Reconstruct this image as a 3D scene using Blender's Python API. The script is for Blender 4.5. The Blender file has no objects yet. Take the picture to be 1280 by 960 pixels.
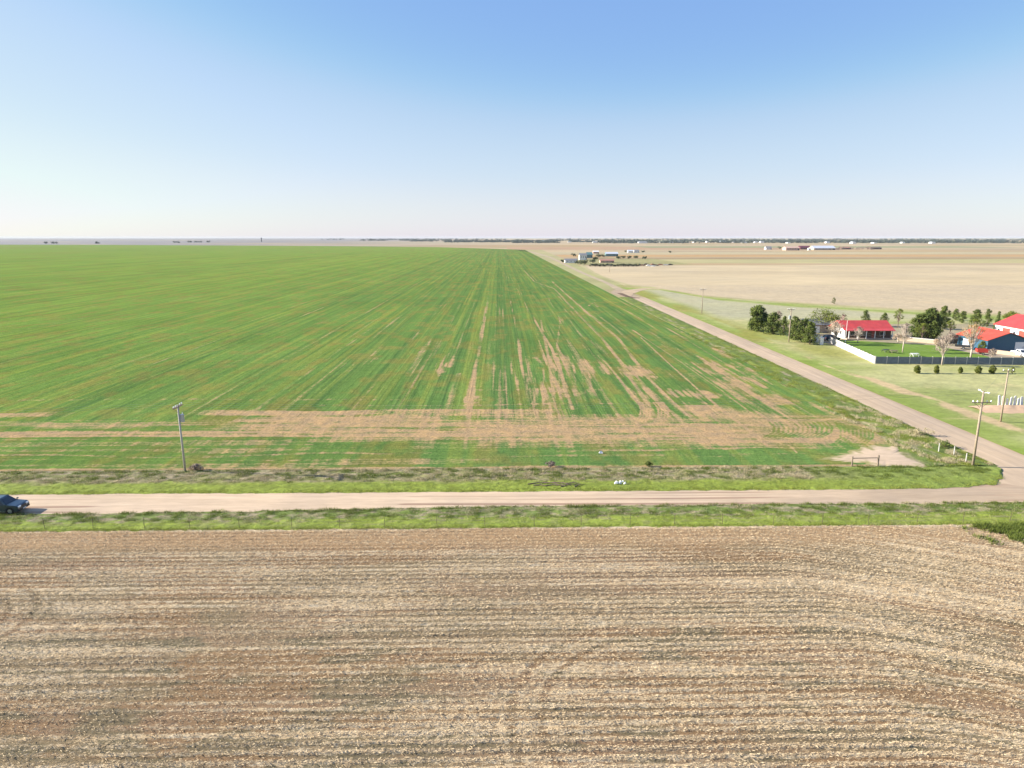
import bpy, math, random
import numpy as np
C = bpy.context.scene.collection
R = math.radians
random.seed(7)
rng = np.random.default_rng(11)

# ------------------------------------------------------------------ camera
# world axes follow the section lines: +X along the county road, +Y along the side road
HEAD = 0.018                 # heading of the camera east of the side road's direction
PITCH = 12.17
CAM_H = 30.0
HAZE_D = 0.000036
FPX = 853.0                  # focal length in survey units (picture 1280 wide)
cd = bpy.data.cameras.new('camera')
cam = bpy.data.objects.new('camera', cd); C.objects.link(cam)
cam.location = (0, 0, CAM_H)
cam.rotation_euler = (R(90 - PITCH), 0, -HEAD)
cd.sensor_width = 36.0; cd.lens = 36.0 * FPX / 1280.0
cd.clip_start = 0.5; cd.clip_end = 60000
bpy.context.scene.camera = cam

# ------------------------------------------------------------------ light
SUN_ELEV = 22.0
SUN_AZ = -82.0               # compass bearing from +Y, clockwise: the sun stands to the left
vs_exposure = 1.38
w = bpy.data.worlds.new('World'); bpy.context.scene.world = w; w.use_nodes = True
wn = w.node_tree.nodes; wl = w.node_tree.links
sky = wn.new('ShaderNodeTexSky'); sky.sky_type = 'NISHITA'; sky.sun_disc = False
sky.sun_elevation = R(SUN_ELEV); sky.sun_rotation = R(SUN_AZ)
sky.altitude = 300; sky.air_density = 1.0; sky.dust_density = 0.3; sky.ozone_density = 6.0
# the clean Nishita sky, toned channel by channel to the milky air of the photograph
K = 0.0765 * 2 ** 1.2         # scale of the curve's input
KE = 0.0765 * 2 ** vs_exposure
down = wn.new('ShaderNodeVectorMath'); down.operation = 'SCALE'; down.inputs['Scale'].default_value = K
up = wn.new('ShaderNodeVectorMath'); up.operation = 'SCALE'; up.inputs['Scale'].default_value = 1 / KE
cv = wn.new('ShaderNodeRGBCurve'); cv.mapping.extend = 'HORIZONTAL'
for ch, pts in enumerate((((0, .19), (.164, .275), (.27, .52), (.40, .66), (.51, .755), (.66, .83), (1, .96)), ((0, .31), (.34, .475), (.516, .68), (.74, .815), (1, .95)), ((0, .50), (.45, .80), (.66, .85), (.85, .89), (1, .95)))):
    c = cv.mapping.curves[ch]; c.points[0].location = pts[0]; c.points[1].location = pts[-1]
    for p in pts[1:-1]: c.points.new(*p)
cv.mapping.update()
wl.new(sky.outputs[0], down.inputs[0]); wl.new(down.outputs[0], cv.inputs['Color']); wl.new(cv.outputs[0], up.inputs[0])
wl.new(up.outputs[0], wn['Background'].inputs[0]); wn['Background'].inputs[1].default_value = 0.0765
sd = bpy.data.lights.new('sun', 'SUN'); sd.energy = 5.0; sd.angle = R(0.55); sd.color = (1.0, 0.93, 0.82)
sun = bpy.data.objects.new('sun', sd); C.objects.link(sun)
sun.rotation_euler = (R(90 - SUN_ELEV), 0, R(180 - SUN_AZ))
sun.location = (-60, 10, 80)
vs = bpy.context.scene.view_settings
vs.view_transform = 'Standard'; vs.look = 'None'; vs.gamma = 1.0; vs.exposure = vs_exposure
try: vs.use_curve_mapping = False
except Exception: pass
bpy.context.scene.cycles.volume_bounces = 0
bpy.context.scene.cycles.max_bounces = 4

# ------------------------------------------------------------------ helpers
def gp(x, y, z=0.0):
    """survey point on the ground (or at height z) -> world coordinates"""
    p = R(PITCH); dx = (x - 640) / FPX; dy = -(y - 480) / FPX
    Y = math.cos(p) + dy * math.sin(p); Z = -math.sin(p) + dy * math.cos(p)
    t = (CAM_H - z) / -Z; X = dx * t; Y *= t
    return (X * math.cos(HEAD) + Y * math.sin(HEAD), Y * math.cos(HEAD) - X * math.sin(HEAD))

def srgb(r, g, b):
    f = lambda c: (c / 255) / 12.92 if c <= 10 else (((c / 255) + 0.055) / 1.055) ** 2.4
    return np.array([f(r), f(g), f(b)])

TAB = rng.random((512, 512))
def vnoise(x, y, s=0):
    x = np.asarray(x, float) + s * 37.31 + 1000; y = np.asarray(y, float) + s * 91.7 + 1000
    xi = np.floor(x).astype(np.int64); yi = np.floor(y).astype(np.int64)
    fx = x - xi; fy = y - yi; fx = fx * fx * (3 - 2 * fx); fy = fy * fy * (3 - 2 * fy)
    a = TAB[xi & 511, yi & 511]; b = TAB[(xi + 1) & 511, yi & 511]
    c = TAB[xi & 511, (yi + 1) & 511]; d = TAB[(xi + 1) & 511, (yi + 1) & 511]
    return (a * (1 - fx) + b * fx) * (1 - fy) + (c * (1 - fx) + d * fx) * fy
def fbm(x, y, s=0, o=4):
    t = 0; a = 0.5; n = 0
    for k in range(o):
        t = t + a * vnoise(x * 2 ** k, y * 2 ** k, s + k * 3); n += a; a *= 0.5
    return t / n
def sst(a, b, x):
    t = np.clip((x - a) / (b - a), 0, 1); return t * t * (3 - 2 * t)
def mixc(a, b, t):
    t = np.asarray(t)[..., None]; return a * (1 - t) + b * t

class N:
    """small node helper"""
    def __init__(s, name):
        s.m = bpy.data.materials.new(name); s.m.use_nodes = True
        s.t = s.m.node_tree; s.b = s.t.nodes['Principled BSDF']
    def new(s, typ, **k):
        n = s.t.nodes.new(typ)
        for a, v in k.items(): setattr(n, a, v)
        return n
    def link(s, a, b): s.t.links.new(a, b)
    def coord(s, scale=(1, 1, 1)):
        g = s.new('ShaderNodeNewGeometry'); m = s.new('ShaderNodeMapping'); m.inputs['Scale'].default_value = scale
        s.link(g.outputs['Position'], m.inputs[0]); return m.outputs[0]
    def noise(s, co, scale, detail=4, rough=0.6):
        n = s.new('ShaderNodeTexNoise'); s.link(co, n.inputs['Vector'])
        n.inputs['Scale'].default_value = scale; n.inputs['Detail'].default_value = detail; n.inputs['Roughness'].default_value = rough
        return n.outputs[0]
    def rng(s, v, a, b, c, d, smooth=False):
        n = s.new('ShaderNodeMapRange'); s.link(v, n.inputs[0])
        if smooth: n.interpolation_type = 'SMOOTHSTEP'
        for i, q in enumerate((a, b, c, d)): n.inputs[i + 1].default_value = q
        return n.outputs[0]
    def math(s, op, a, b):
        n = s.new('ShaderNodeMath', operation=op)
        for i, q in enumerate((a, b)):
            if isinstance(q, (int, float)): n.inputs[i].default_value = q
            else: s.link(q, n.inputs[i])
        return n.outputs[0]
    def mix(s, f, a, b, mode='MIX'):
        n = s.new('ShaderNodeMix', data_type='RGBA', blend_type=mode)
        for i, q in ((0, f), (6, a), (7, b)):
            if isinstance(q, (int, float)): n.inputs[i].default_value = q
            elif isinstance(q, (tuple, list, np.ndarray)): n.inputs[i].default_value = (*[float(z) for z in q[:3]], 1)
            else: s.link(q, n.inputs[i])
        return n.outputs[2]
    def attr(s, name):
        n = s.new('ShaderNodeAttribute', attribute_name=name); return n
    def bump(s, h, strength, dist):
        n = s.new('ShaderNodeBump'); n.inputs['Strength'].default_value = strength; n.inputs['Distance'].default_value = dist
        s.link(h, n.inputs['Height']); s.link(n.outputs[0], s.b.inputs['Normal'])
    def base(s, c):
        if isinstance(c, (tuple, list, np.ndarray)): s.b.inputs['Base Color'].default_value = (*[float(z) for z in c[:3]], 1)
        else: s.link(c, s.b.inputs['Base Color'])

def paint(name, col, rough=0.6, metal=0.0, vary=0.12, scale=3.0, bump=0.0, coat=0.0):
    n = N(name); co = n.coord(); f = n.noise(co, scale, 5)
    c = n.mix(n.rng(f, 0.3, 0.7, 0, 1), np.array(col) * (1 - vary), np.minimum(np.array(col) * (1 + vary), 0.9))
    n.base(c); n.b.inputs['Roughness'].default_value = rough; n.b.inputs['Metallic'].default_value = metal
    if coat: n.b.inputs['Coat Weight'].default_value = coat; n.b.inputs['Coat Roughness'].default_value = 0.08
    if bump: n.bump(f, bump, 0.05)
    return n.m

def ground_mat(name, second, fine=3.0, stretch=(1, 1, 1), contrast=0.35, mk=0.5, bump=0.5, bdist=0.1, big=0.05, spec=0.15):
    """tint attribute is the ground's own colour, mask attribute brings in the second colour, both broken up by noise"""
    n = N(name); co = n.coord(stretch); cb = n.coord()
    f = n.noise(co, fine, 6, 0.7); g = n.noise(cb, big, 4); h = n.noise(co, fine * 0.27, 5, 0.65)
    a = n.attr('tint').outputs['Color']; m = n.attr('mask').outputs['Fac']
    c = n.mix(n.rng(f, 0.25, 0.75, 0, 1), tuple([1 - contrast] * 3), tuple([1 + contrast] * 3))
    v = n.mix(n.rng(h, 0.3, 0.7, 0, 1), tuple([1 - contrast * 0.6] * 3), tuple([1 + contrast * 0.6] * 3))
    v2 = n.mix(n.rng(g, 0.35, 0.65, 0, 1), (0.93, 0.94, 0.96), (1.06, 1.05, 1.02))
    mm = n.math('ADD', m, n.math('MULTIPLY', n.math('SUBTRACT', n.math('MULTIPLY', n.math('ADD', f, h), 0.5), 0.5), mk * 2))
    ms = n.rng(mm, 0.25, 0.75, 0, 1, True)
    col = n.mix(ms, a, tuple(second))
    col = n.mix(1.0, col, c, 'MULTIPLY'); col = n.mix(1.0, col, v, 'MULTIPLY'); col = n.mix(1.0, col, v2, 'MULTIPLY')
    n.base(col); n.b.inputs['Roughness'].default_value = 0.95; n.b.inputs['Specular IOR Level'].default_value = spec
    if bump: n.bump(n.math('ADD', f, h), bump, bdist)
    return n.m

def raw_mesh(name, verts, faces, mat, parent=None, mats=None, mi=None):
    """verts (n,3) array, faces (m,k) array -> object"""
    verts = np.asarray(verts, np.float32); faces = np.asarray(faces, np.int32)
    me = bpy.data.meshes.new(name); k = faces.shape[1]
    me.vertices.add(len(verts)); me.vertices.foreach_set('co', verts.ravel())
    me.loops.add(faces.size); me.loops.foreach_set('vertex_index', faces.ravel())
    me.polygons.add(len(faces)); me.polygons.foreach_set('loop_start', np.arange(len(faces), dtype=np.int32) * k)
    try: me.polygons.foreach_set('loop_total', np.full(len(faces), k, np.int32))
    except Exception: pass
    for m in (mats or [mat]): me.materials.append(m)
    if mi is not None: me.polygons.foreach_set('material_index', np.asarray(mi, np.int32))
    me.update(calc_edges=True)
    o = bpy.data.objects.new(name, me); C.objects.link(o)
    if parent: o.parent = parent
    return o

def add_attr(o, tint, mask):
    me = o.data; n = len(me.vertices)
    a = me.attributes.new('tint', 'FLOAT_COLOR', 'POINT'); b = np.ones((n, 4), np.float32); b[:, :3] = tint; a.data.foreach_set('color', b.ravel())
    a = me.attributes.new('mask', 'FLOAT', 'POINT'); a.data.foreach_set('value', np.broadcast_to(mask, (n,)).astype(np.float32))

def grid_obj(name, U, V, Z, mat, tint, mask, smooth=True):
    nu, nv = U.shape
    verts = np.stack([U, V, Z], -1).reshape(-1, 3)
    i = np.arange(nu * nv).reshape(nu, nv)
    f = np.stack([i[:-1, :-1], i[1:, :-1], i[1:, 1:], i[:-1, 1:]], -1).reshape(-1, 4)
    o = raw_mesh(name, verts, f, mat)
    if smooth: o.data.polygons.foreach_set('use_smooth', np.ones(len(f), bool))
    add_attr(o, tint.reshape(-1, 3), np.asarray(mask).reshape(-1) if np.ndim(mask) else mask)
    return o

def steps(*segs):
    """segs: (start, end, step) ranges chained into one coordinate list"""
    out = []
    for a, b, s in segs: out.append(np.arange(a, b, s))
    out.append([segs[-1][1]]); return np.concatenate(out)

def tag(o, label=None, cat=None, group=None, kind=None):
    if label: o['label'] = label
    if cat: o['category'] = cat
    if group: o['group'] = group
    if kind: o['kind'] = kind
    return o
def thing(name, label, cat, loc=(0, 0, 0), rz=0, group=None):
    o = bpy.data.objects.new(name, None); C.objects.link(o); o.location = loc; o.rotation_euler = (0, 0, rz)
    o.empty_display_size = 0.3
    return tag(o, label, cat, group)
def dup(root, loc, rz=0, label=None, group=None, scale=None):
    r = root.copy(); C.objects.link(r); r.location = loc; r.rotation_euler = (0, 0, rz)
    if label: r['label'] = label
    if group: r['group'] = group
    if scale: r.scale = scale
    for ch in list(root.children):
        c = ch.copy(); C.objects.link(c); c.parent = r
        for g in list(ch.children):
            d = g.copy(); C.objects.link(d); d.parent = c
    return r

class MB:
    """collects shapes, builds one mesh"""
    def __init__(s): s.v = []; s.f = []
    def poly(s, pts, faces):
        b = len(s.v); s.v += [tuple(p) for p in pts]; s.f += [tuple(i + b for i in f) for f in faces]; return s
    def box(s, x0, x1, y0, y1, z0, z1):
        return s.poly([(x0, y0, z0), (x1, y0, z0), (x1, y1, z0), (x0, y1, z0), (x0, y0, z1), (x1, y0, z1), (x1, y1, z1), (x0, y1, z1)],
                      [(0, 3, 2, 1), (4, 5, 6, 7), (0, 1, 5, 4), (1, 2, 6, 5), (2, 3, 7, 6), (3, 0, 4, 7)])
    def tube(s, p0, p1, r0, r1=None, n=8, cap=True):
        from mathutils import Vector
        p0 = Vector(p0); p1 = Vector(p1); r1 = r0 if r1 is None else r1
        d = (p1 - p0).normalized(); a = d.orthogonal().normalized(); b = d.cross(a)
        pts = []
        for p, r in ((p0, r0), (p1, r1)):
            for k in range(n):
                t = 2 * math.pi * k / n; pts.append(p + a * (r * math.cos(t)) + b * (r * math.sin(t)))
        fs = [(k, (k + 1) % n, n + (k + 1) % n, n + k) for k in range(n)]
        if cap: fs += [tuple(range(n))[::-1], tuple(range(n, 2 * n))]
        return s.poly(pts, fs)
    def prism(s, prof, y0, y1, axis='y'):
        """profile in xz extruded along y (or profile yz along x)"""
        n = len(prof)
        if axis == 'y': pts = [(x, y0, z) for x, z in prof] + [(x, y1, z) for x, z in prof]
        else: pts = [(y0, x, z) for x, z in prof] + [(y1, x, z) for x, z in prof]
        return s.poly(pts, [tuple(range(n)), tuple(range(2 * n - 1, n - 1, -1))] + [(k, k + n, (k + 1) % n + n, (k + 1) % n) for k in range(n)])
    def build(s, name, mat, parent=None, bevel=0, smooth=False, loc=None):
        import bmesh
        me = bpy.data.meshes.new(name); me.from_pydata(s.v, [], s.f); me.materials.append(mat)
        bm = bmesh.new(); bm.from_mesh(me); bmesh.ops.recalc_face_normals(bm, faces=bm.faces)
        if bevel:
            bmesh.ops.bevel(bm, geom=list(bm.edges), offset=bevel, segments=2, affect='EDGES', clamp_overlap=True)
        if smooth:
            for f in bm.faces: f.smooth = True
        bm.to_mesh(me); bm.free()
        o = bpy.data.objects.new(name, me); C.objects.link(o)
        if parent: o.parent = parent
        if loc: o.location = loc
        return o

def struct(o): o['kind'] = 'structure'; return o

# ground colours (their own colour, before any light)
WHEAT = np.array([0.102, 0.180, 0.048]); WHEAT_Y = np.array([0.156, 0.240, 0.044]); SAND = np.array([0.37, 0.255, 0.14])
DIRT = np.array([0.46, 0.345, 0.235]); STRAW = np.array([0.40, 0.32, 0.20]); LIME = np.array([0.205, 0.250, 0.040])
GREEN = np.array([0.125, 0.165, 0.038]); OLIVE = np.array([0.22, 0.205, 0.085]); TAN = np.array([0.40, 0.30, 0.175]); PALE = np.array([0.34, 0.31, 0.15])

# ------------------------------------------------------------------ the land out to the horizon
M_land = ground_mat('open_land', TAN * 0.8, fine=0.02, stretch=(0.25, 1, 1), contrast=0.10, mk=0.5, bump=0, big=0.002)
us = np.concatenate([-np.geomspace(14000, 60, 90), np.linspace(-50, 50, 12), np.geomspace(60, 14000, 90)])
vv = np.concatenate([[-3000, -1000, -300, -60], np.geomspace(10, 14000, 260)])
U, V = np.meshgrid(us, vv, indexing='ij')
n1 = vnoise(U / 900, V / 420, 3); n2 = vnoise(U / 1500 + 5, V / 650, 9); n3 = vnoise(U / 500, V / 160, 5)
t = mixc(TAN, np.array([0.34, 0.235, 0.11]), sst(.45, .7, n1)); t = mixc(t, PALE, sst(.55, .7, n2)); t = mixc(t, OLIVE, sst(.7, .85, n3) * 0.7)
t = mixc(t, np.array([0.19, 0.175, 0.17]), sst(300, -1500, U) * sst(1500, 2500, V))
struct(grid_obj('ground', U, V, np.zeros_like(U), M_land, t, 0.15 + 0.5 * sst(.5, .8, vnoise(U / 300, V / 90, 2)), False))

# ------------------------------------------------------------------ far fields east of the track
def quad_field(name, pts, z, col, second, mask=0.2, fine=0.15, stretch=(0.3, 1, 1), nu=40, nv=40, contrast=.14, mk=.5):
    p = [np.array(q, float) for q in pts]      # four corners in order
    s = np.linspace(0, 1, nu)[:, None, None]; tt = np.linspace(0, 1, nv)[None, :, None]
    P = (p[0] * (1 - s) + p[1] * s) * (1 - tt) + (p[3] * (1 - s) + p[2] * s) * tt
    m = ground_mat(name + '_soil', second, fine=fine, stretch=stretch, contrast=contrast, mk=mk, bump=0, big=0.01)
    tint = np.broadcast_to(col, P.shape[:2] + (3,)).copy()
    U, V = P[..., 0], P[..., 1]
    tint *= (0.92 + 0.16 * vnoise(U / 60, V / 25, 4))[..., None]
    mk_ = mask + 0.3 * (vnoise(U / 120, V / 20, 8) - 0.5)
    return struct(grid_obj(name, U, V, np.full_like(U, z), m, tint, mk_))

quad_field('fallow_field', [(78, 428), (900, 428), (900, 742), (84, 742)], 0.02, np.array([0.45, 0.355, 0.215]), TAN * 0.95, 0.18)
quad_field('fallow_field', [(185, 262), (900, 262), (900, 429), (78, 429)], 0.032, np.array([0.45, 0.355, 0.215]), TAN * 0.95, 0.18)
quad_field('hay_field', [(110, 800), (1700, 800), (1700, 935), (115, 935)], 0.02, np.array([0.37, 0.32, 0.15]), PALE, 0.25)
quad_field('brown_field', [(112, 945), (1900, 945), (1900, 1010), (112, 1010)], 0.02, np.array([0.27, 0.20, 0.10]), TAN, 0.25)
quad_field('ochre_field', [(95, 1060), (2600, 1060), (2600, 1180), (95, 1180)], 0.02, np.array([0.40, 0.25, 0.11]), TAN, 0.2)
quad_field('hay_field', [(60, 1200), (2800, 1200), (2800, 1420), (60, 1420)], 0.02, np.array([0.38, 0.31, 0.18]), PALE, 0.2)
quad_field('brown_field', [(20, 1650), (900, 1650), (900, 2100), (20, 2100)], 0.02, np.array([0.36, 0.23, 0.13]), TAN, 0.2)
quad_field('green_field', [(420, 1950), (1500, 1950), (1500, 2250), (420, 2250)], 0.03, np.array([0.22, 0.23, 0.11]), TAN, 0.2)
quad_field('ochre_field', [(1400, 1450), (4000, 1450), (4000, 1750), (1400, 1750)], 0.02, np.array([0.42, 0.34, 0.16]), TAN, 0.2)

# ------------------------------------------------------------------ wheat field
n = N('wheat_and_bare_sand'); co = n.coord(); cr = n.coord((1, 0.012, 1)); ch_ = n.coord((0.05, 1, 1))
f = n.noise(co, 2.2, 6, .72); h = n.noise(co, .45, 5, .65); row = n.noise(cr, 1.1, 5, .75); row2 = n.noise(n.coord((1, .004, 1)), .16, 4, .6); head = n.noise(ch_, 1.5, 5, .75)
gy = n.new('ShaderNodeSeparateXYZ'); gg = n.new('ShaderNodeNewGeometry'); n.link(gg.outputs['Position'], gy.inputs[0])
isrow = n.rng(gy.outputs['Y'], 110.5, 113.5, 0, 1)
st = n.math('ADD', n.math('MULTIPLY', row, isrow), n.math('MULTIPLY', head, n.math('SUBTRACT', 1.0, isrow)))
m = n.attr('mask').outputs['Fac']; a = n.attr('tint').outputs['Color']
mm = n.math('ADD', m, n.math('MULTIPLY', n.math('SUBTRACT', f, .5), .75)); mm = n.math('ADD', mm, n.math('MULTIPLY', n.math('SUBTRACT', h, .5), .45)); mm = n.math('ADD', mm, n.math('MULTIPLY', n.math('SUBTRACT', st, .5), .9))
ms = n.rng(mm, .26, .82, 0, 1, True)
sandc = n.mix(n.rng(h, .35, .65, 0, 1), SAND * np.array([.92, .95, 1.0]), SAND * np.array([1.1, 1.05, .95]))
green = n.mix(1.0, a, n.mix(n.rng(st, .3, .7, 0, 1), (.72, .80, .84), (1.26, 1.18, 1.2)), 'MULTIPLY')
green = n.mix(1.0, green, n.mix(n.rng(row2, .35, .65, 0, 1), (.86, .90, .95), (1.16, 1.10, 1.02)), 'MULTIPLY')
col = n.mix(ms, green, sandc)
col = n.mix(1.0, col, n.mix(n.rng(f, .25, .75, 0, 1), (.66, .68, .68), (1.32, 1.3, 1.28)), 'MULTIPLY')
col = n.mix(1.0, col, n.mix(n.rng(h, .3, .7, 0, 1), (.86, .88, .9), (1.12, 1.1, 1.08)), 'MULTIPLY')
n.base(col); n.b.inputs['Roughness'].default_value = 1.0; n.b.inputs['Specular IOR Level'].default_value = 0.0
n.bump(n.math('ADD', n.math('ADD', f, h), st), .7, .2); M_wheat = n.m
us = steps((-3200, -800, 60), (-800, -300, 8), (-300, -110, .8), (-110, 60, 0.3))
vb = steps((86.1, 122, 0.27), (122, 140, .4), (140, 220, 0.7), (220, 500, 2.0), (500, 1000, 10), (1000, 3000, 60)); vb[-1] = 3000
U, V = np.meshgrid(us, vb, indexing='ij')
vtop = np.interp(us, [-3200, -1500, -600, -190, -20, 60], [2950, 2700, 2350, 2080, 1800, 1640])[:, None]
V = np.where(V > 400, 400 + (V - 400) * (vtop - 400) / 2600.0, V)
bare = np.zeros_like(U); dark = np.zeros_like(U); pale = np.zeros_like(U)
def band(v0, v1, u0, u1, st, soft=0.5, su=6, brk=0.35, per=14, seed=1):
    """a strip the drill missed, running along the headland"""
    global bare
    wob = (fbm(U / (per * 1.6), V * 0, seed, 4) - .5) * 3.4
    m = sst(v0 - soft, v0 + soft, V + wob) * (1 - sst(v1 - soft, v1 + soft, V + wob)) * sst(u0 - su, u0 + su, U) * (1 - sst(u1 - su, u1 + su, U))
    m = m * st * (1.05 - brk * fbm(U / 5.0, V / 0.7, seed + 5, 3) * 1.6) * (.62 + .45 * sst(.3, .55, fbm(U / 26, V / .5, seed + 2, 3)))
    bare = np.maximum(bare, m)
def line(pts, wd, st, soft=0.35, kind='bare', brk=0.4, seed=3, fade=True, pix=True):
    """wheel track along surveyed points"""
    global bare, dark, pale
    P = np.array([gp(*p) for p in pts]) if pix else np.array(pts, float)
    i0, i1 = np.searchsorted(us, [P[:, 0].min() - wd - 1.5, P[:, 0].max() + wd + 1.5]); j1 = np.searchsorted(vb, P[:, 1].max() + 3) if P[:, 1].max() < 395 else len(vb)
    q = (slice(max(i0 - 1, 0), i1 + 1), slice(0, j1 + 1)); Uq, Vq = U[q], V[q]
    best = np.full(Uq.shape, 1e9)
    for a, b in zip(P[:-1], P[1:]):
        d = b - a; L2 = d @ d
        t = np.clip(((Uq - a[0]) * d[0] + (Vq - a[1]) * d[1]) / L2, 0, 1)
        best = np.minimum(best, np.hypot(Uq - a[0] - t * d[0], Vq - a[1] - t * d[1]))
    m = (1 - sst(wd * .5 - soft, wd * .5 + soft, best)) * st * (1 - brk * 1.5 * fbm(Uq / 3.0, Vq / 9.0, seed, 3))
    if kind == 'bare': bare[q] = np.maximum(bare[q], m)
    elif kind == 'cut': bare[q] = bare[q] * (1 - np.clip(m, 0, 1))
    elif kind == 'dark': dark[q] = np.maximum(dark[q], m)
    else: pale[q] = np.maximum(pale[q], m)
def blob(x, y, rx, ry, st, seed=5, nz=1.0):
    """bare patch round a surveyed point, radii in metres, torn along the rows"""
    global bare
    cx, cy = gp(x, y)
    d = ((U - cx) / rx) ** 2 + ((V - cy) / ry) ** 2
    d = d * (.5 + 1.1 * fbm(U / 2.5, V / 6.0, seed + 4, 3)); m = (1 - sst(0.1, 1.5, d)) * st
    row = fbm(U / 0.55, V / 16.0, seed, 3); lump = fbm(U / 3.0, V / 4.0, seed + 9, 3)
    m = m * (0.35 + .75 * sst(.38, .62, row)) * (.45 + .6 * sst(.3, .6, lump))
    bare = np.maximum(bare, m)
def vline(x, y, wd, st, v0=111.5, v1=500, kind='bare', brk=0.5):
    u, _ = gp(x, y)
    line([(u, v0), (u, v1)], wd, st, 0.3, kind, brk, int(abs(u)) % 17 + 1, pix=False)
# headland strips (left to right)
for y0, y1, x0, x1, st in ((536, 544, -200, 760, .80), (524, 531, -200, 300, .50), (514, 520, -200, 90, .55), (512, 519, 250, 480, .75), (519, 540, 290, 560, .72),
                           (511, 520, 470, 700, .6), (522, 531, 540, 860, .6), (530, 541, 560, 1000, .74), (545, 552, 400, 960, .72), (553, 557, 620, 1060, .55), (566, 568.5, -100, 520, .5), (570, 573, 620, 1020, .42),
                           (562, 565, 700, 1050, .5), (497, 499, -200, 620, .30), (505, 507, 380, 900, .3), (558, 560, 500, 700, .35), (540, 556, 840, 1090, .66), (486, 488, 520, 860, .3), (526, 545, 950, 1110, .5)):
    _, va = gp(640, y1); _, vc = gp(640, y0); ua, _ = gp(x0, (y0 + y1) / 2); uc, _ = gp(x1, (y0 + y1) / 2)
    band(va, vc, ua, uc, st * 1.38, soft=0.4, seed=int(y0) % 11 + int(x1) % 7)
# fine drill runs visible through all of the headland
bare = np.maximum(bare, (1 - sst(112, 116, V)) * 0.42 * sst(.56, .72, vnoise(U / 26, V / .8, 21)) )
bare = np.maximum(bare, (1 - sst(112, 116, V)) * sst(-30, 5, U) * sst(93, 96, V) * (0.25 + 0.4 * vnoise(U / 16, V / .6, 22)))
# runs down the rows
for x, y, wd, st, v1 in ((562, 505, 1.7, .75, 150), (587, 505, 1.3, .85, 330), (449, 503, .6, .55, 420), (461, 503, .6, .55, 380), (328, 507, 1.1, .62, 230), (309, 508, .7, .45, 400),
                         (176, 511, .8, .42, 420), (205, 495, .7, .38, 420), (39, 511, .8, .55, 300), (0, 482, .9, .45, 420), (0, 452, .8, .32, 500), (-30, 432, 1.1, .32, 600),
                         (616, 480, .5, .7, 330), (624, 480, .5, .55, 300), (633, 480, .4, .6, 360), (641, 480, .4, .55, 260), (656, 477, .8, .7, 330), (668, 480, .5, .6, 210),
                         (100, 511, .6, .3, 380), (250, 511, .6, .3, 340), (390, 500, .5, .35, 300), (510, 500, .6, .4, 260), (-120, 450, 1, .3, 600), (600, 420, .8, .5, 420), (575, 400, 1.0, .35, 600)):
    vline(x, y, wd, st * .85, 111.5, v1)
for x in (20, 60, 115, 160, 190, 222, 285, 318, 345, 395, 440, 455, 470, 520, 548, 600, 625, 648, 662): vline(x, 505, .45, .55, 111.5, 700, 'dark', .4)
for x in (45, 90, 188, 322, 352, 458, 576, 595, 700): vline(x, 505, 1.5, .55, 111.5, 900, 'pale', .5)
# the crossed tracks and bare patches right of centre
line([(668, 400), (690, 436), (705, 480), (716, 512)], .9, .9)
line([(676, 400), (684, 440), (690, 480), (694, 512)], .9, .85)
line([(700, 400), (696, 436), (712, 470), (726, 500)], .8, .7)
for k in range(9): line([(662 + k * 9, 445 + (k % 3) * 5), (656 + k * 11, 512)], .45, .62, .3)
blob(692, 450, 5, 14, .85); blob(700, 490, 7, 7, .8); blob(650, 470, 3, 12, .5); blob(745, 460, 4, 10, .5); blob(556, 455, 2.2, 16, .75); blob(520, 460, 1.6, 12, .5)
blob(590, 500, 4, 4, .6); blob(470, 445, 2.2, 16, .5); blob(530, 435, 2.0, 20, .4); blob(430, 460, 2.5, 9, .35); blob(240, 425, 2.2, 24, .25); blob(635, 345, 6, 60, .35)
line([(655, 338), (668, 352), (693, 361), (722, 392), (752, 422), (775, 452), (788, 471), (806, 500), (818, 520)], 1.2, .85)
line([(690, 352), (700, 361), (735, 392), (772, 422), (790, 446), (801, 461), (812, 474), (837, 501), (860, 520)], 1.2, .85)
line([(660, 340), (672, 352), (700, 372)], 1.5, .5)
blob(795, 466, 5, 10, .95); blob(815, 492, 6, 6, .7); blob(860, 492, 7, 3.5, .85); blob(880, 495, 4, 2.5, .8)
line([(762, 376), (800, 398), (843, 428), (900, 462), (960, 500), (1010, 530), (1050, 548)], .9, .62)
line([(775, 376), (820, 402), (883, 440), (962, 487), (1024, 524), (1060, 545)], .9, .68)
line([(801, 422), (840, 458), (877, 491), (920, 526), (959, 558)], .45, .95, .2, brk=.15)
line([(790, 412), (850, 452), (900, 487), (950, 525), (996, 566)], .45, .8, .2, brk=.2)
line([(735, 383), (742, 378), (748, 384)], 1.2, .7); line([(728, 370), (745, 376)], 1.6, .6)
line([(640, 350), (652, 372), (668, 400)], .9, .45); line([(672, 350), (690, 380), (712, 420)], .9, .4); line([(700, 372), (722, 400)], .8, .4)
blob(905, 462, 9, 12, .75, 6); blob(935, 478, 8, 8, .8, 8); blob(960, 500, 8, 6, .6, 9); blob(980, 530, 9, 4, .85, 3); blob(1040, 545, 9, 4, .95, 4); blob(1075, 540, 3, 4, .8)
blob(955, 455, 3, 12, .55); blob(985, 475, 3, 8, .6); blob(1000, 480, 2, 7, .5); blob(900, 440, 2, 14, .5); blob(860, 420, 2.5, 20, .45); blob(1035, 510, 3, 6, .6)
line([(982, 471), (1024, 497)], .8, .75); line([(1014, 504), (1040, 518), (1062, 530), (1083, 541), (1088, 552)], 1.4, .8)
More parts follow.
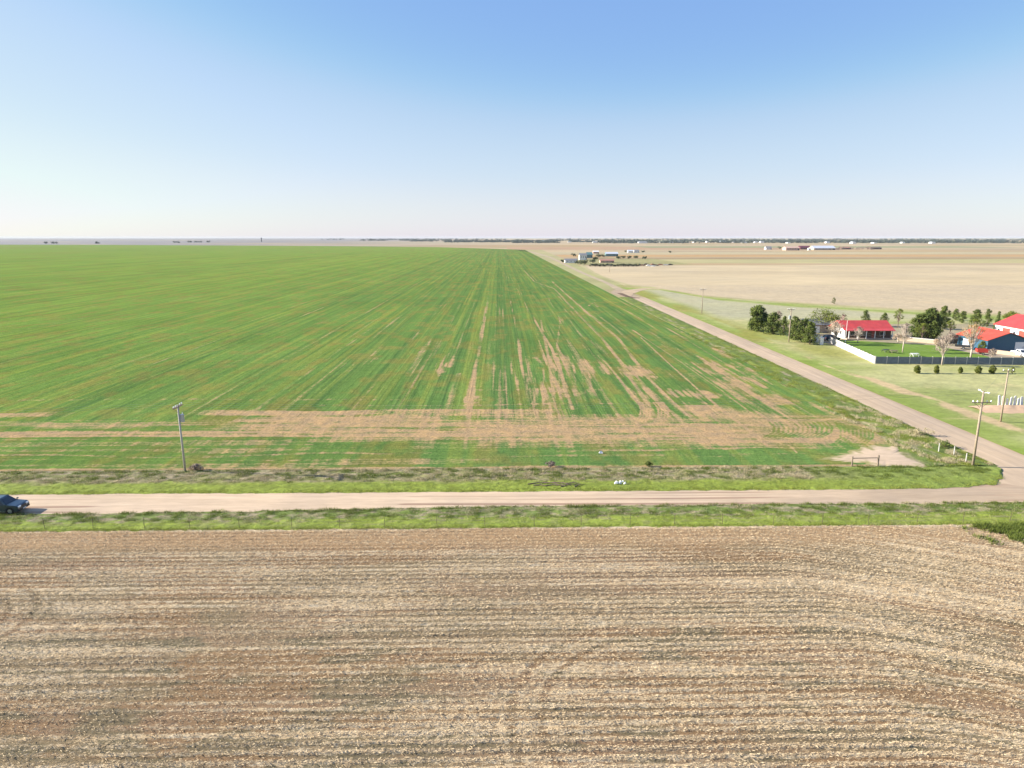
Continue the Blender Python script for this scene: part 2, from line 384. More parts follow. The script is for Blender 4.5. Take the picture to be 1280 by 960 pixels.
line([(880, 512), (985, 534), (1045, 545), (1085, 546)], 10, .95, 3.5, brk=.3); line([(860, 470), (930, 486), (1000, 520)], 7, .7, 3, brk=.5); line([(1060, 520), (1085, 536), (1085, 550)], 4, .8, 1.5, brk=.3); line([(300, 526), (560, 531), (860, 541), (1000, 549)], 2.6, .9, .8, brk=.3)
# turning arcs of the drill at the field corner
for k in range(13):
    x = 962 + k * 6
    line([(x, 528), (x + 6, 534), (x + 5, 541), (x - 7, 547)], .34, .85, .16, kind='cut', brk=.3)
for k in range(9):
    x = 1044 + k * 5
    line([(x, 528 + k), (x + 7, 537), (x + 7, 547), (x - 4, 557)], .34, .85, .16, kind='cut', brk=.3)
for x in (799, 803, 807, 811): line([(x, 503), (x + 2, 512), (x + 1, 521), (x - 5, 528)], .4, .9, .15, brk=.1)
for x in (821, 825, 829, 833): line([(x - 4, 503), (x + 2, 512), (x + 2, 521), (x - 4, 529)], .4, .9, .15, brk=.1)
for k in range(-30, 7):
    u = k * 9.3 + 2.5 * math.sin(k * 1.7); st_ = .30 + .2 * math.sin(k * 2.9)
    for du in (-1.1, 1.1): line([(u + du, 111.5), (u + du, 1500)], .55, st_ + .25, .3, 'dark', .35, k % 13, pix=False)
    line([(u, 112), (u, 420 + 120 * math.sin(k))], .7, max(.12, st_) * 1.25, .4, 'bare', .5, k % 11, pix=False)
    line([(u + 3.5, 112), (u + 3.5, 1500)], 1.2, .6, .5, 'pale', .35, k % 7, pix=False)
# general row-wise raggedness that fades out with distance
rag = fbm(U / 0.8, V / 30.0, 31, 3); zone = np.exp(-((U - 22) / 34) ** 2)
tint_n = None
bare = bare + 0.30 * zone * sst(110, 114, V) * sst(.5, .75, rag) * (1 - sst(150, 420, V)) + 0.20 * sst(.5, .72, rag) * (1 - .5 * sst(200, 700, V))
# strip by the field margin
bare = np.maximum(bare, (1 - sst(0.2, 0.6, V - 86.3)) * (0.85 + .2 * np.sin(U * .3)))
tint = mixc(WHEAT, WHEAT_Y, np.clip(sst(10, -170, U) * 0.75 + sst(150, 1200, V) * 0.25 + 0.35 * (fbm(U / 40, V / 60, 12, 3) - .5), 0, 1))
tint = mixc(tint, WHEAT * np.array([.62, .66, .8]), np.clip(dark * 1.6, 0, 1) * .75)
tint = mixc(tint, np.array([.215, .235, .05]), np.clip(pale + 0.5 * sst(.55, .8, fbm(U / 1.6, V / 90.0, 17, 3)), 0, 1) * .8)
tint = mixc(tint, np.array([.20, .175, .05]), .6 * sst(.48, .72, fbm(U / 3.2, V / 7, 19, 4))) * (0.86 + 0.28 * fbm(U / 14, V / 22, 14, 4))[..., None]
Z = 0.045 + 0.06 * (fbm(U / .7, V / 1.4, 41, 2) - .5) * (V < 220)
struct(grid_obj('wheat_field', U, V, np.maximum(Z, 0.02), M_wheat, tint, np.clip(bare, 0, 1)))

# ------------------------------------------------------------------ roads
M_road = ground_mat('graded_dirt', np.array([0.30, 0.20, 0.135]), fine=1.4, stretch=(0.2, 1, 1), contrast=0.15, mk=0.5, bump=0.5, bdist=0.05, big=0.08)
M_road2 = ground_mat('graded_dirt_side', np.array([0.31, 0.24, 0.18]), fine=1.2, stretch=(1, 0.25, 1), contrast=0.10, mk=0.45, bump=0.4, bdist=0.05, big=0.06)
us = steps((-400, -80, 4), (-80, 110, 0.5), (110, 400, 4)); vs_ = np.linspace(70.8, 79.2, 60)
U, V = np.meshgrid(us, vs_, indexing='ij'); c = (V - 75.0)
rut = np.exp(-((c + 1.45 + .25 * np.sin(U / 17)) / .28) ** 2) + .8 * np.exp(-((c - .2 + .3 * np.sin(U / 23 + 1)) / .25) ** 2) * sst(-20, 25, U) + .7 * np.exp(-((c - 1.7) / .2) ** 2) * sst(10, 20, U) + .5 * np.exp(-((c + 2.7 + .2 * np.sin(U / 9)) / .3) ** 2) + .45 * np.exp(-((c - .95 + .15 * np.sin(U / 13)) / .18) ** 2)
tint = mixc(DIRT * 1.10, DIRT * .84, np.clip(sst(5, 65, U), 0, 1)) * (0.84 + .32 * fbm(U / 9, V / .5, 5, 4))[..., None]
mask = 0.10 + 1.0 * rut * sst(.30, .55, fbm(U / 12, V * 0, 8, 2)) + .2 * sst(2.2, 3.4, abs(c)) + .3 * sst(20, 60, U) * fbm(U / 5, V / .7, 3)
struct(grid_obj('county_road', U, V, 0.020 + .05 * (1 - (c / 4.2) ** 2) - .03 * rut * .5, M_road, tint, mask))
vs_ = steps((76, 200, 1.0), (200, 346, 3)); s = np.linspace(-1, 1, 44)
V, S = np.meshgrid(vs_, s, indexing='ij'); U = 70.0 + S * (3.55 + 4.5 * sst(88, 77, V)); U = U + .3 * vnoise(V / 6, S * 0, 2) * S
tint = np.broadcast_to(DIRT * .95, U.shape + (3,)) * (0.84 + .32 * fbm(U / .6, V / 14, 5, 4))[..., None]
struct(grid_obj('side_road', U[::-1], V[::-1], 0.012 + .07 * (1 - S[::-1] ** 2), M_road2, tint[::-1], (.12 + .35 * np.exp(-((abs(U - 70) - 1.0) / .3) ** 2) + .15 * sst(.8, 1, abs(S)))[::-1]))
def ribbon(name, pts, wd, z, col, second, mask=.2, mat=None, wob=.3, step=2.0, ns=9):
    P = np.array(pts, float); seg = np.hypot(*(P[1:] - P[:-1]).T); L = np.concatenate([[0], np.cumsum(seg)])
    tq = np.arange(0, L[-1], step); x = np.interp(tq, L, P[:, 0]); y = np.interp(tq, L, P[:, 1])
    k = np.ones(5) / 5
    if len(x) > 10: x = np.convolve(np.pad(x, 2, 'edge'), k, 'valid'); y = np.convolve(np.pad(y, 2, 'edge'), k, 'valid')
    dx = np.gradient(x); dy = np.gradient(y); q = np.hypot(dx, dy); nx, ny = -dy / q, dx / q
    W = np.interp(tq, L, wd) if np.ndim(wd) else np.full_like(tq, wd)
    S = np.linspace(-1, 1, ns)[None, :]; W = (W * .5 * (1 + wob * (vnoise(tq / 4, tq * 0, 3) - .5)))[:, None]
    U = x[:, None] + nx[:, None] * S * W; V = y[:, None] + ny[:, None] * S * W
    m = mat or ground_mat(name + '_soil', second, fine=1.0, contrast=.12, bump=.3, bdist=.05)
    tint = np.broadcast_to(col, U.shape + (3,)) * (.9 + .2 * vnoise(U / 3, V / 3, 6))[..., None]
    return struct(grid_obj(name, U, V, np.full_like(U, z), m, tint, np.full(U.shape, mask)))

# ------------------------------------------------------------------ east side: pasture, verge along the side road
M_past = ground_mat('rough_pasture', np.array([.46, .34, .18]), fine=1.1, stretch=(.7, 1, 1), contrast=0.24, mk=0.55, bump=0.6, bdist=0.12, big=0.03)
us = steps((73.4, 130, .6), (130, 260, 2), (260, 900, 16)); vb = steps((79.4, 240, .8), (240, 432, 3))
U, V = np.meshgrid(us, vb, indexing='ij')
U0 = U.copy(); U = np.where(U < 80, U + (80 - U) * 0.9 * sst(86, 79.4, V), U)
c1 = np.array([0.25, 0.275, 0.08]); c2 = np.array([0.36, 0.345, 0.15]); cg = np.array([0.20, 0.255, 0.045]); gray = np.array([0.36, 0.33, 0.205])
n = fbm(U / 26, V / 18, 3, 4)
tint = mixc(c1, c2, sst(.38, .62, n)); tint = mixc(tint, cg, sst(82, 75, U) * .8 + .25 * sst(.6, .8, fbm(U / 9, V / 12, 5)))
tint = mixc(tint, np.array([0.235, 0.22, 0.045]), sst(190, 200, V) * (1 - sst(76, 90, U)) * sst(.35, .6, fbm(U / 4, V / 30, 9)) * .8)
tint = mixc(tint, np.array([0.225, 0.22, 0.04]), np.clip(1 - ((U - 87) / 9) ** 2 - ((V - 178) / 16) ** 2, 0, 1) * .8)
# pale parcel north of the windbreak, crossed by the greener ditch line
ditch = np.interp(U, [73, 92, 106, 131, 192, 400, 900], [404, 403, 336, 303, 248, 210, 180])
tint = mixc(tint, gray, sst(-6, -14, V - ditch) * sst(240, 262, V) * sst(80, 88, U) * .9)
tint = mixc(tint, cg, np.exp(-((V - ditch) / 5) ** 2) * .9)
tint = mixc(tint, np.array([0.33, 0.26, 0.13]), np.exp(-((V - ditch - 18) / 6) ** 2) * .6); tint = mixc(tint, np.array([0.43, 0.34, 0.215]), sst(14, 26, V - ditch) * sst(84, 92, U))
streak = np.exp(-((U - 78.5 - .06 * (160 - V)) / 1.7) ** 2) * sst(175, 165, V) * sst(96, 108, V)
mask = .12 + .85 * streak * sst(.3, .5, fbm(U / 3, V / 8, 2)) + .25 * sst(.55, .75, fbm(U / 12, V / 6, 8))
struct(grid_obj('pasture', U, V, 0.036 + .10 * (fbm(U / 3, V / 3, 4, 2) - .4) * (V < 240) + .05, M_past, tint, mask))
quad_field('yard_ground', [(94, 163.2), (190, 163.2), (190, 236), (93, 236)], 0.125, np.array([0.30, 0.25, 0.16]), OLIVE, .35, fine=.5, stretch=(1, 1, 1), contrast=.2)
lawn = [(92.6, 165), (124, 165.5), (126, 186), (99, 200)]
quad_field('lawn', lawn, 0.145, np.array([0.15, 0.235, 0.03]), OLIVE, .3, fine=.9, stretch=(1, 1, 1), contrast=.18)
quad_field('driveway', [(124.5, 170), (147, 164.5), (150, 173), (122, 190)], 0.160, np.array([0.40, 0.32, 0.22]), DIRT * .8, .2, fine=.8, stretch=(1, 1, 1))

# dirt bend where the side road ends, and the farm track beyond
ribbon('dirt_bend', [(68, 335), (67.5, 352), (66, 372), (70, 392), (84, 403), (98, 404)], [6, 8, 10, 12, 9, 7], 0.05, np.array([0.36, 0.27, 0.18]), np.array([0.12, 0.085, 0.055]), .25)
ribbon('farm_track', [(69, 380), (71.5, 455), (70.5, 576), (72.7, 781), (76, 1023), (66, 1403), (40, 1650)], [5, 4, 4, 5, 6, 8, 8], 0.045, np.array([0.38, 0.30, 0.20]), OLIVE, .3, step=6)
ribbon('farm_track', [(84, 404), (80, 470), (79, 560), (86, 700), (92, 770)], [4, 3, 3, 4, 4], 0.047, np.array([0.37, 0.32, 0.16]), OLIVE, .3, step=6)
quad_field('dry_grass_strip', [(60, 400), (78, 400), (86, 780), (59, 780)], 0.028, np.array([0.32, 0.30, 0.13]), OLIVE, .35, fine=.5, nu=12)
quad_field('dry_grass_strip', [(59, 780), (86, 780), (100, 1640), (40, 1640)], 0.028, np.array([0.34, 0.30, 0.14]), OLIVE, .3, fine=.3, nu=12)
quad_field('farmyard_ground', [(80, 760), (215, 762), (215, 960), (84, 960)], 0.034, np.array([0.29, 0.26, 0.11]), OLIVE, .4, fine=.3, stretch=(1, 1, 1))

# ------------------------------------------------------------------ verges
M_verge = ground_mat('rough_verge', STRAW * .75, fine=2.4, stretch=(.8, 1, 1), contrast=0.38, mk=0.6, bump=1.0, bdist=0.2, big=0.08)
def road_s(u): return np.interp(u, [-60, -28, 0, 30], [71.3, 72.0, 72.8, 72.9])
def verge(name, us, lo, hi, nv, colf, z=.06, amp=.12):
    T = np.linspace(0, 1, nv)[None, :]; L = lo(us)[:, None]; H = hi(us)[:, None]
    U = np.repeat(us[:, None], nv, 1); V = L + (H - L) * T
    dome = np.minimum(1, np.minimum(T, 1 - T) * 7)
    Z = z + dome * (.05 + amp * fbm(U / .8, V / .8, 6, 3))
    tint, mask = colf(U, V, T)
    return struct(grid_obj(name, U, V, Z, M_verge, tint, mask))
us = steps((-400, -75, 3), (-75, 75, .25), (75, 400, 3))
def cS(U, V, T):
    k = fbm(U / 2.2, V / .9, 8, 3)
    t = mixc(LIME * 1.05, GREEN * 1.15, sst(.42, .6, T + .35 * (k - .5))); t = mixc(t, STRAW * .75, sst(.5, .7, fbm(U / 1.1, V / .5, 9, 3)) * (.25 + .6 * sst(.25, .5, T)))
    return t, .12 + .4 * sst(.5, .7, k) * sst(.3, .6, T)
verge('verge', us, lambda u: 66.95 + .5 * (fbm(u / 1.3, u * 0, 4) - .5), lambda u: road_s(u) + .9 * (fbm(u / 1.6, u * 0, 5) - .5), 26, cS)
def cN(U, V, T):
    k = fbm(U / 2.5, V / .8, 18, 3)
    t = mixc(LIME, OLIVE * 1.05, sst(.30, .5, T + .3 * (k - .5))); t = mixc(t, GREEN, sst(.6, .8, T) * sst(.45, .6, fbm(U / 4, V / 1.5, 12)) * .8)
    t = mixc(t, GREEN * .7 + LIME * .5, sst(36, 50, U) * .85)
    return t, .14 + .5 * sst(.3, .55, T) * sst(.4, .65, k) * (1 - sst(36, 48, U)) + .4 * sst(.97, .995, T)
def nlo(u): return np.interp(u, [-400, 44, 55, 60, 62.5, 64.5, 66], [77.9, 77.4, 77.6, 78.5, 79.9, 81.8, 84]) + (.5 + 1.1 * sst(50, 60, u)) * (fbm(u / 1.4, u * 0, 14) - .5)
verge('verge', steps((-400, -75, 3), (-75, 66, .25)), nlo, lambda u: np.interp(u, [-400, 64, 66], [85.75, 85.75, 85.9]) + .35 * (fbm(u / 1.1, u * 0, 15) - .5), 36, cN, z=.062)
# weedy strip between the wheat and the side road
vq = steps((85.6, 180, .35), (180, 346, 2)); T = np.linspace(0, 1, 24)[None, :]
lo = (np.interp(vq, [85.6, 96, 110, 395], [56.5, 57.8, 60, 60.3]) + .9 * (fbm(vq / 2, vq * 0, 24) - .5))[:, None]; hi = (66.5 + .5 * (fbm(vq / 2, vq * 0, 25) - .5))[:, None]
V = np.repeat(vq[:, None], 24, 1); U = lo + (hi - lo) * T
k = fbm(U / 1.5, V / 5, 28, 3); tint = mixc(GREEN * 1.0, LIME * .85, sst(.4, .7, k)); tint = mixc(tint, STRAW * .8, sst(.62, .74, fbm(U / 1.2, V / 4, 29, 3)) * .7)
struct(grid_obj('verge', U[::-1], V[::-1], (.065 + np.minimum(1, np.minimum(T, 1 - T) * 6) * (.05 + .12 * fbm(U / .9, V / .9, 6, 2)))[::-1], M_verge, tint[::-1], (.06 + .3 * sst(.55, .75, k))[::-1]))
ribbon('damp_patch', [gp(774, 366.5), gp(781, 369.5), gp(788, 372.3), gp(797, 373), gp(806, 372.5)], 3.2, .130, np.array([0.13, 0.085, 0.055]), np.array([0.20, 0.13, 0.08]), .2)
ribbon('dirt_bend', [gp(783, 371), gp(784, 367), gp(790, 363.5), gp(805, 361), gp(832, 361.5)], [5, 7, 9, 8, 4], .122, np.array([0.42, 0.31, 0.20]), OLIVE, .15)
# trampled sand at the field entrance
pp = [gp(*p) for p in ((1028, 574), (1045, 570), (1062, 564), (1085, 559), (1122, 559), (1128, 566), (1150, 578), (1174, 589), (1140, 587.5), (1100, 583), (1060, 578))]
P = np.array(pp + pp[:1]); q = np.linspace(0, len(pp), 200, endpoint=False); bx = np.interp(q, range(len(P)), P[:, 0]); by = np.interp(q, range(len(P)), P[:, 1])
cx, cy = bx.mean() + 1, by.mean(); rr = np.linspace(0, 1, 40)[:, None]; jit = 1 + (.16 * (vnoise(q * 2, q * 0, 6) - .5) + .22 * (vnoise(q * 7, q * 0, 7) - .5))[None, :]
U = cx + (bx - cx)[None, :] * rr * jit; V = cy + (by - cy)[None, :] * rr * jit; U = np.concatenate([U, U[:, :1]], 1); V = np.concatenate([V, V[:, :1]], 1)
struct(grid_obj('field_entrance', U, V, (.17 - .12 * rr ** 3 + 0 * U), M_road, mixc(np.broadcast_to(DIRT * 1.1, U.shape + (3,)), np.array([.20, .20, .06]), sst(.62, 1.0, rr + .7 * (fbm(U / .8, V / .8, 33, 3) - .5)) * .85) * (.88 + .24 * fbm(U, V, 3))[..., None], .12 + 0 * U))

# ------------------------------------------------------------------ stubble field in the foreground
M_stub = N('stubble_soil')
n = M_stub; co = n.coord((0.35, 1, 1)); co1 = n.coord()
a = n.attr('tint').outputs['Color']; m = n.attr('mask').outputs['Fac']
f = n.noise(co, 5.5, 6, .75); g = n.noise(co1, 16, 4, .7); h = n.noise(co, 1.3, 4, .6)
mm = n.math('ADD', m, n.math('MULTIPLY', n.math('SUBTRACT', f, .5), 1.9)); mm = n.math('ADD', mm, n.math('MULTIPLY', n.math('SUBTRACT', g, .5), .8))
ms = n.rng(mm, .3, .72, 0, 1, True)
col = n.mix(ms, a, n.mix(n.rng(h, .35, .65, 0, 1), (0.58, 0.43, 0.25), (0.57, 0.47, 0.32)))
col = n.mix(1.0, col, n.mix(n.rng(g, .25, .75, 0, 1), (.72, .70, .68), (1.22, 1.22, 1.2)), 'MULTIPLY')
n.base(col); n.b.inputs['Roughness'].default_value = .95; n.b.inputs['Specular IOR Level'].default_value = .12
n.bump(n.math('ADD', f, n.math('MULTIPLY', g, .5)), .9, .12)
def rowcoord(U, V):
    e = np.maximum(U - 25, 0); e = e * e / (e + 12)
    return V + .62 * e + .35 * (vnoise(U / 30, V / 20, 51) - .5) 
def stub_fields(U, V):
    r = rowcoord(U, V); ph = (r / .76) * 2 * np.pi
    amp = .45 + .55 * sst(.3, .6, fbm(U / 14, V / 5, 52, 3)); amp = amp * (1 - .75 * sst(61, 64, V)) * (1 - .15 * sst(24, 34, U))
    ridge = .5 + .5 * np.sin(ph + .8 * (vnoise(U / 1.2, V / .8, 54) - .5)); every = .5 + .5 * np.sin(ph / 4 + 1.0)
    return r, amp, ridge, every
us = steps((-260, -55, 3), (-55, 62, .22), (62, 260, 3)); vb = steps((-20, 26, 2), (26, 67.5, .095))
U, V = np.meshgrid(us, vb, indexing='ij'); r, amp, ridge, every = stub_fields(U, V)
soilA = np.array([0.235, 0.150, 0.078]); soilB = np.array([0.215, 0.162, 0.092]); soilR = np.array([0.265, 0.175, 0.105])
p1 = fbm(U / 9, r / 2.2, 61, 4); p2 = fbm(U / 12 + 9, r / 2.4, 65, 4)
tint = mixc(soilA, soilB, sst(.42, .58, p1)); tint = mixc(tint, soilR, sst(.5, .66, p2) * .6); tint = mixc(tint, np.array([0.37, 0.245, 0.13]), sst(60.5, 64, V) * .85); tint = mixc(tint, np.array([0.135, 0.118, 0.068]), sst(.52, .68, fbm(U / 4, r / 1.1, 71, 3)) * .75 * sst(60, 46, V))
mask = .41 + .50 * (ridge - .5) * amp + .26 * (every - .5) * amp + .42 * (vnoise(U / 18, r / .62, 57) - .5) + .50 * (fbm(U / 11, r / 3.5, 68, 4) - .5) - .18 * sst(60, 64, V) + .02 * sst(24, 34, U)
# arcs left by turning wheels
arc = np.zeros_like(U)
for cx_, cy_, rad, ulim in ((11.5, 37.5, 9.0, 8), (11.5, 37.5, 10.9, 9), (-44, 49.5, 4.2, 99), (-44, 49.5, 6.1, 99)):
    dd = np.hypot(U - cx_, V - cy_) - rad; on = sst(ulim + 3, ulim - 2, U) * sst(cy_ - 6, cy_ - 2, V) if cx_ > 0 else sst(cx_ - 1, cx_ + 1.5, U)
    on = on * sst(.3, .6, fbm(U / 5, V / 3, 93)); arc = np.maximum(arc, np.exp(-(dd / .26) ** 2) * on); mask = mask + .14 * on * np.exp(-((abs(dd) - .55) / .22) ** 2)
mask = mask - .30 * arc
mask = mask + .35 * np.exp(-((V - 66.8) / .35) ** 2)
Z = .03 + .08 * ridge * amp + .05 * fbm(U / .5, V / .35, 77, 2) + .03 * every * amp
Z = Z - .02 * arc; Z = np.where(V > 67.2, .02, Z)
struct(grid_obj('stubble_field', U, V, Z, M_stub.m, tint, mask))

# ------------------------------------------------------------------ loose cover: straw, weeds, tufts
def leaf_mat(name, cols, rough=.8, trans=.25):
    n = N(name); oi = n.attr('tone').outputs['Fac']
    c = n.mix(oi, cols[0], cols[1]); 
    n.base(c); n.b.inputs['Roughness'].default_value = rough; n.b.inputs['Specular IOR Level'].default_value = .2
    if trans: 
        tr = n.new('ShaderNodeBsdfTranslucent'); n.link(c, tr.inputs[0]); mx = n.new('ShaderNodeMixShader'); mx.inputs[0].default_value = trans
        out = n.t.nodes['Material Output']; n.link(n.b.outputs[0], mx.inputs[1]); n.link(tr.outputs[0], mx.inputs[2]); n.link(mx.outputs[0], out.inputs[0])
    return n.m
def tones(o, tone):
    a = o.data.attributes.new('tone', 'FLOAT', 'FACE'); a.data.foreach_set('value', np.asarray(tone, np.float32))
def blades(name, pos, hgt, wid, lean, mat, per=5, spread=.12, tonef=None, parent=None):
    """pos (n,3): tufts of `per` pointed blades"""
    n = len(pos); P = np.repeat(pos, per, 0); k = len(P)
    H = np.repeat(hgt, per) * rng.uniform(.5, 1.15, k); W = np.repeat(wid, per) * rng.uniform(.6, 1.3, k)
    th = rng.uniform(0, 2 * np.pi, k); off = rng.normal(0, 1, (k, 2)) * spread; P[:, :2] += off
    L = H * lean * rng.uniform(.2, 1.4, k); d = np.stack([np.cos(th), np.sin(th)], 1); q = np.stack([-d[:, 1], d[:, 0]], 1)
    a = P.copy(); a[:, :2] -= q * W[:, None] * .5; b = P.copy(); b[:, :2] += q * W[:, None] * .5; a[:, 2] -= .03; b[:, 2] -= .03
    c = P.copy(); c[:, :2] += d * L[:, None]; c[:, 2] += H
    v = np.stack([a, b, c], 1).reshape(-1, 3); f = np.arange(3 * k).reshape(-1, 3)
    o = raw_mesh(name, v, f, mat, parent); t = np.repeat(rng.random(n), per) * .7 + rng.random(k) * .3
    if tonef is not None: t = np.clip(np.repeat(tonef, per) + (t - .5) * .6, 0, 1)
    tones(o, t); return o
M_straw = leaf_mat('dry_straw', ((0.33, 0.24, 0.14), (0.61, 0.49, 0.32)), trans=.1)
M_grass = leaf_mat('verge_grass', ((0.12, 0.16, 0.028), (0.32, 0.345, 0.07)), trans=.3)
M_weed = leaf_mat('dead_weeds', ((0.34, 0.28, 0.16), (0.58, 0.50, 0.31)), trans=.2)
# straw lying over the stubble, thickest along the row ridges
k = 850000; su = rng.uniform(-52, 60, k); sv = 30 + 36.8 * rng.random(k) ** 1.15
r, amp, ridge, every = stub_fields(su, sv); keep = rng.random(k) < np.clip(.02 + .62 * sst(.2, .95, ridge) * (.35 + .65 * amp) * (.25 + .75 * sst(.36, .6, fbm(su / 11, r / 3.5, 68, 4) + .06)) * (1 - .6 * sst(60, 64, sv)) + .08, 0, 1)
su, sv, ridge = su[keep], sv[keep], ridge[keep]; k = len(su); th = rng.normal(0, .8, k); ln = rng.uniform(.05, .22, k); wd = rng.uniform(.004, .011, k); zz = .09 + .07 * ridge
d = np.stack([np.cos(th), np.sin(th)], 1); q = np.stack([-d[:, 1], d[:, 0]], 1); ti = rng.uniform(0, .10, (k, 2)); c0 = np.stack([su, sv], 1)
def corner(sx, sy, z): return np.concatenate([c0 + d * (ln * sx)[:, None] + q * (wd * sy)[:, None], z[:, None]], 1)
v = np.stack([corner(-.5, -1, zz), corner(.5, -1, zz + ti[:, 0]), corner(.5, 1, zz + ti[:, 0] + .02), corner(-.5, 1, zz + .02)], 1).reshape(-1, 3)
o = raw_mesh('straw_litter', v, np.arange(4 * k).reshape(-1, 4), M_straw); tones(o, rng.random(k)); tag(o, kind='stuff', cat='straw', label='pale straw littering the rows of the brown stubble field')
# standing stubs
k = 42000; su = rng.uniform(-52, 60, k); sv = rng.uniform(30, 67, k); r = rowcoord(su, sv); sv = sv - (np.mod(r / .76 - .25 + .5, 1) - .5) * .76 * .85
pos = np.stack([su, sv, np.full(k, .10)], 1); keep = rng.random(k) < .3 + .7 * sst(.4, .6, fbm(su / 9, sv / 4, 81))
o = blades('stubble_stalks', pos[keep], np.full(keep.sum(), .16), np.full(keep.sum(), .022), .5, M_straw, per=3, spread=.06); tag(o, kind='stuff', cat='stubble', label='short cut stalks standing in rows on the brown field')
# verges
def scatter(n, u0, u1, lo, hi): 
    u = rng.uniform(u0, u1, n); t = rng.random(n); return u, lo(u) + (hi(u) - lo(u)) * t, t
u, v_, t = scatter(38000, -66, 75, lambda u: 66.9 + 0 * u, lambda u: road_s(u) + .1)
cl = fbm(u / .9, v_ / .7, 91, 2); keep = cl > .38; u, v_, t, cl = u[keep], v_[keep], t[keep], cl[keep]
o = blades('verge_grass', np.stack([u, v_, .12 + 0 * u], 1), .10 + .18 * sst(.45, .75, cl) * sst(.2, .5, t) + 0 * u, np.full(len(u), .035), .7, M_grass, 6, .13, np.clip(.75 - .7 * sst(.25, .6, t) + .5 * (fbm(u / 3, v_, 6) - .5), 0, 1)); tag(o, kind='stuff', cat='grass', label='green grass between the stubble field and the dirt road')
u, v_, t = scatter(9000, -66, 75, lambda u: 68.6 + 0 * u, lambda u: road_s(u) + 0 * u); keep = fbm(u / .8, v_ / .5, 92, 2) > .60; u, v_ = u[keep], v_[keep]
o = blades('dead_weeds', np.stack([u, v_, .12 + 0 * u], 1), np.full(len(u), .20), np.full(len(u), .04), .8, M_weed, 6, .14); tag(o, kind='stuff', cat='weeds', label='dead grey weeds among the grass just south of the dirt road')
u, v_, t = scatter(34000, -75, 64, nlo, lambda u: 85.6 + 0 * u); cl = fbm(u / .9, v_ / .7, 93, 2); keep = (cl > .42); u, v_, t, cl = u[keep], v_[keep], t[keep], cl[keep]
o = blades('verge_grass', np.stack([u, v_, .13 + 0 * u], 1), .10 + .24 * sst(.45, .75, cl) * sst(.3, .6, t), np.full(len(u), .04), .7, M_grass, 6, .14, np.clip(.8 - .75 * sst(.2, .6, t) + .5 * (fbm(u / 3, v_, 6) - .5), 0, 1)); tag(o, kind='stuff', cat='grass', label='green grass between the dirt road and the wheat field')
u, v_, t = scatter(26000, -75, 40, lambda u: 81.0 + 0 * u, lambda u: 85.6 + 0 * u); keep = fbm(u / .8, v_ / .6, 94, 2) > .60; u, v_ = u[keep], v_[keep]
o = blades('dead_weeds', np.stack([u, v_, .13 + 0 * u], 1), np.full(len(u), .24), np.full(len(u), .045), .8, M_weed, 6, .16); tag(o, kind='stuff', cat='weeds', label='dead brown weeds below the edge of the wheat field')
v_ = 86 + 130 * rng.random(16000) ** 1.6; u = rng.uniform(58.5, 66.3, 16000); cl = fbm(u / 1.2, v_ / 1.8, 95, 2); keep = (cl > .45); u, v_, cl = u[keep], v_[keep], cl[keep]
o = blades('roadside_weeds', np.stack([u, v_, .13 + 0 * u], 1), .08 + .22 * sst(.5, .8, cl), np.full(len(u), .05), .6, M_grass, 6, .2, fbm(u / 2, v_ / 3, 6)); tag(o, kind='stuff', cat='weeds', label='rank green weeds between the wheat and the side road')
v_ = 86 + 32 * rng.random(5000) ** 1.4; u = rng.uniform(57.5, 66.0, 5000); keep = fbm(u / 1.4, v_ / 2, 96, 2) > .60; u, v_ = u[keep], v_[keep]
o = blades('dry_roadside_grass', np.stack([u, v_, .13 + 0 * u], 1), np.full(len(u), .34), np.full(len(u), .05), .6, M_weed, 7, .2); tag(o, kind='stuff', cat='dry grass', label='tall straw coloured grass beside the road corner pole')
# low leafy weeds at the corner of the stubble field
u = 58 - 9.5 * rng.random(5200) ** 1.3; v_ = rng.normal(65.1, 1.1, 5200); keep = (v_ < 66.8) & (fbm(u / 1.1, v_ / .7, 97, 3) > .62 - .22 * sst(50, 55, u + rng.normal(0, .8, 5200))); u, v_ = u[keep], v_[keep]
o = blades('leafy_weeds', np.stack([u, v_, .08 + 0 * u], 1), rng.uniform(.2, .55, len(u)), np.full(len(u), .10), .9, M_grass, 6, .18, np.full(len(u), .12)); tag(o, kind='stuff', cat='weeds', label='dark green leafy weeds at the right corner of the stubble field')

# ================================================================== things
M_wood = paint('weathered_pole_wood', (0.30, 0.24, 0.17), .9, scale=6, vary=.25, bump=.3)
M_wood2 = paint('grey_timber', (0.22, 0.17, 0.12), .9, scale=8, vary=.3)
M_galv = paint('galvanised_steel', (0.42, 0.45, 0.47), .45, .6)
M_porc = paint('white_porcelain', (0.82, 0.82, 0.80), .25)
M_wire = paint('aluminium_wire', (0.16, 0.16, 0.16), .5, .5)
M_white = paint('white_paint', (0.74, 0.73, 0.70), .6, vary=.06)
M_red = paint('red_metal_roof', (0.60, 0.065, 0.05), .45, .2, vary=.15, scale=.6)
M_orange = paint('sun_faded_red_roof', (0.55, 0.075, 0.035), .5, .1, vary=.2, scale=.5)
M_blue = paint('blue_metal_siding', (0.035, 0.105, 0.17), .5, .2, vary=.1)
M_brown = paint('brown_brick', (0.115, 0.075, 0.055), .9, vary=.3, scale=4)
M_tan = paint('tan_stucco', (0.42, 0.33, 0.24), .9, vary=.12)
M_glass = paint('window_glass', (0.03, 0.04, 0.05), .08, vary=.05)
M_door = paint('red_brown_door', (0.30, 0.06, 0.04), .6)
M_greyroof = paint('grey_shingles', (0.17, 0.17, 0.18), .85, vary=.2, scale=3)
M_panel = paint('grey_blue_panel', (0.14, 0.165, 0.20), .6, vary=.15, scale=1.5)
M_post = paint('pale_post', (0.48, 0.46, 0.42), .7)
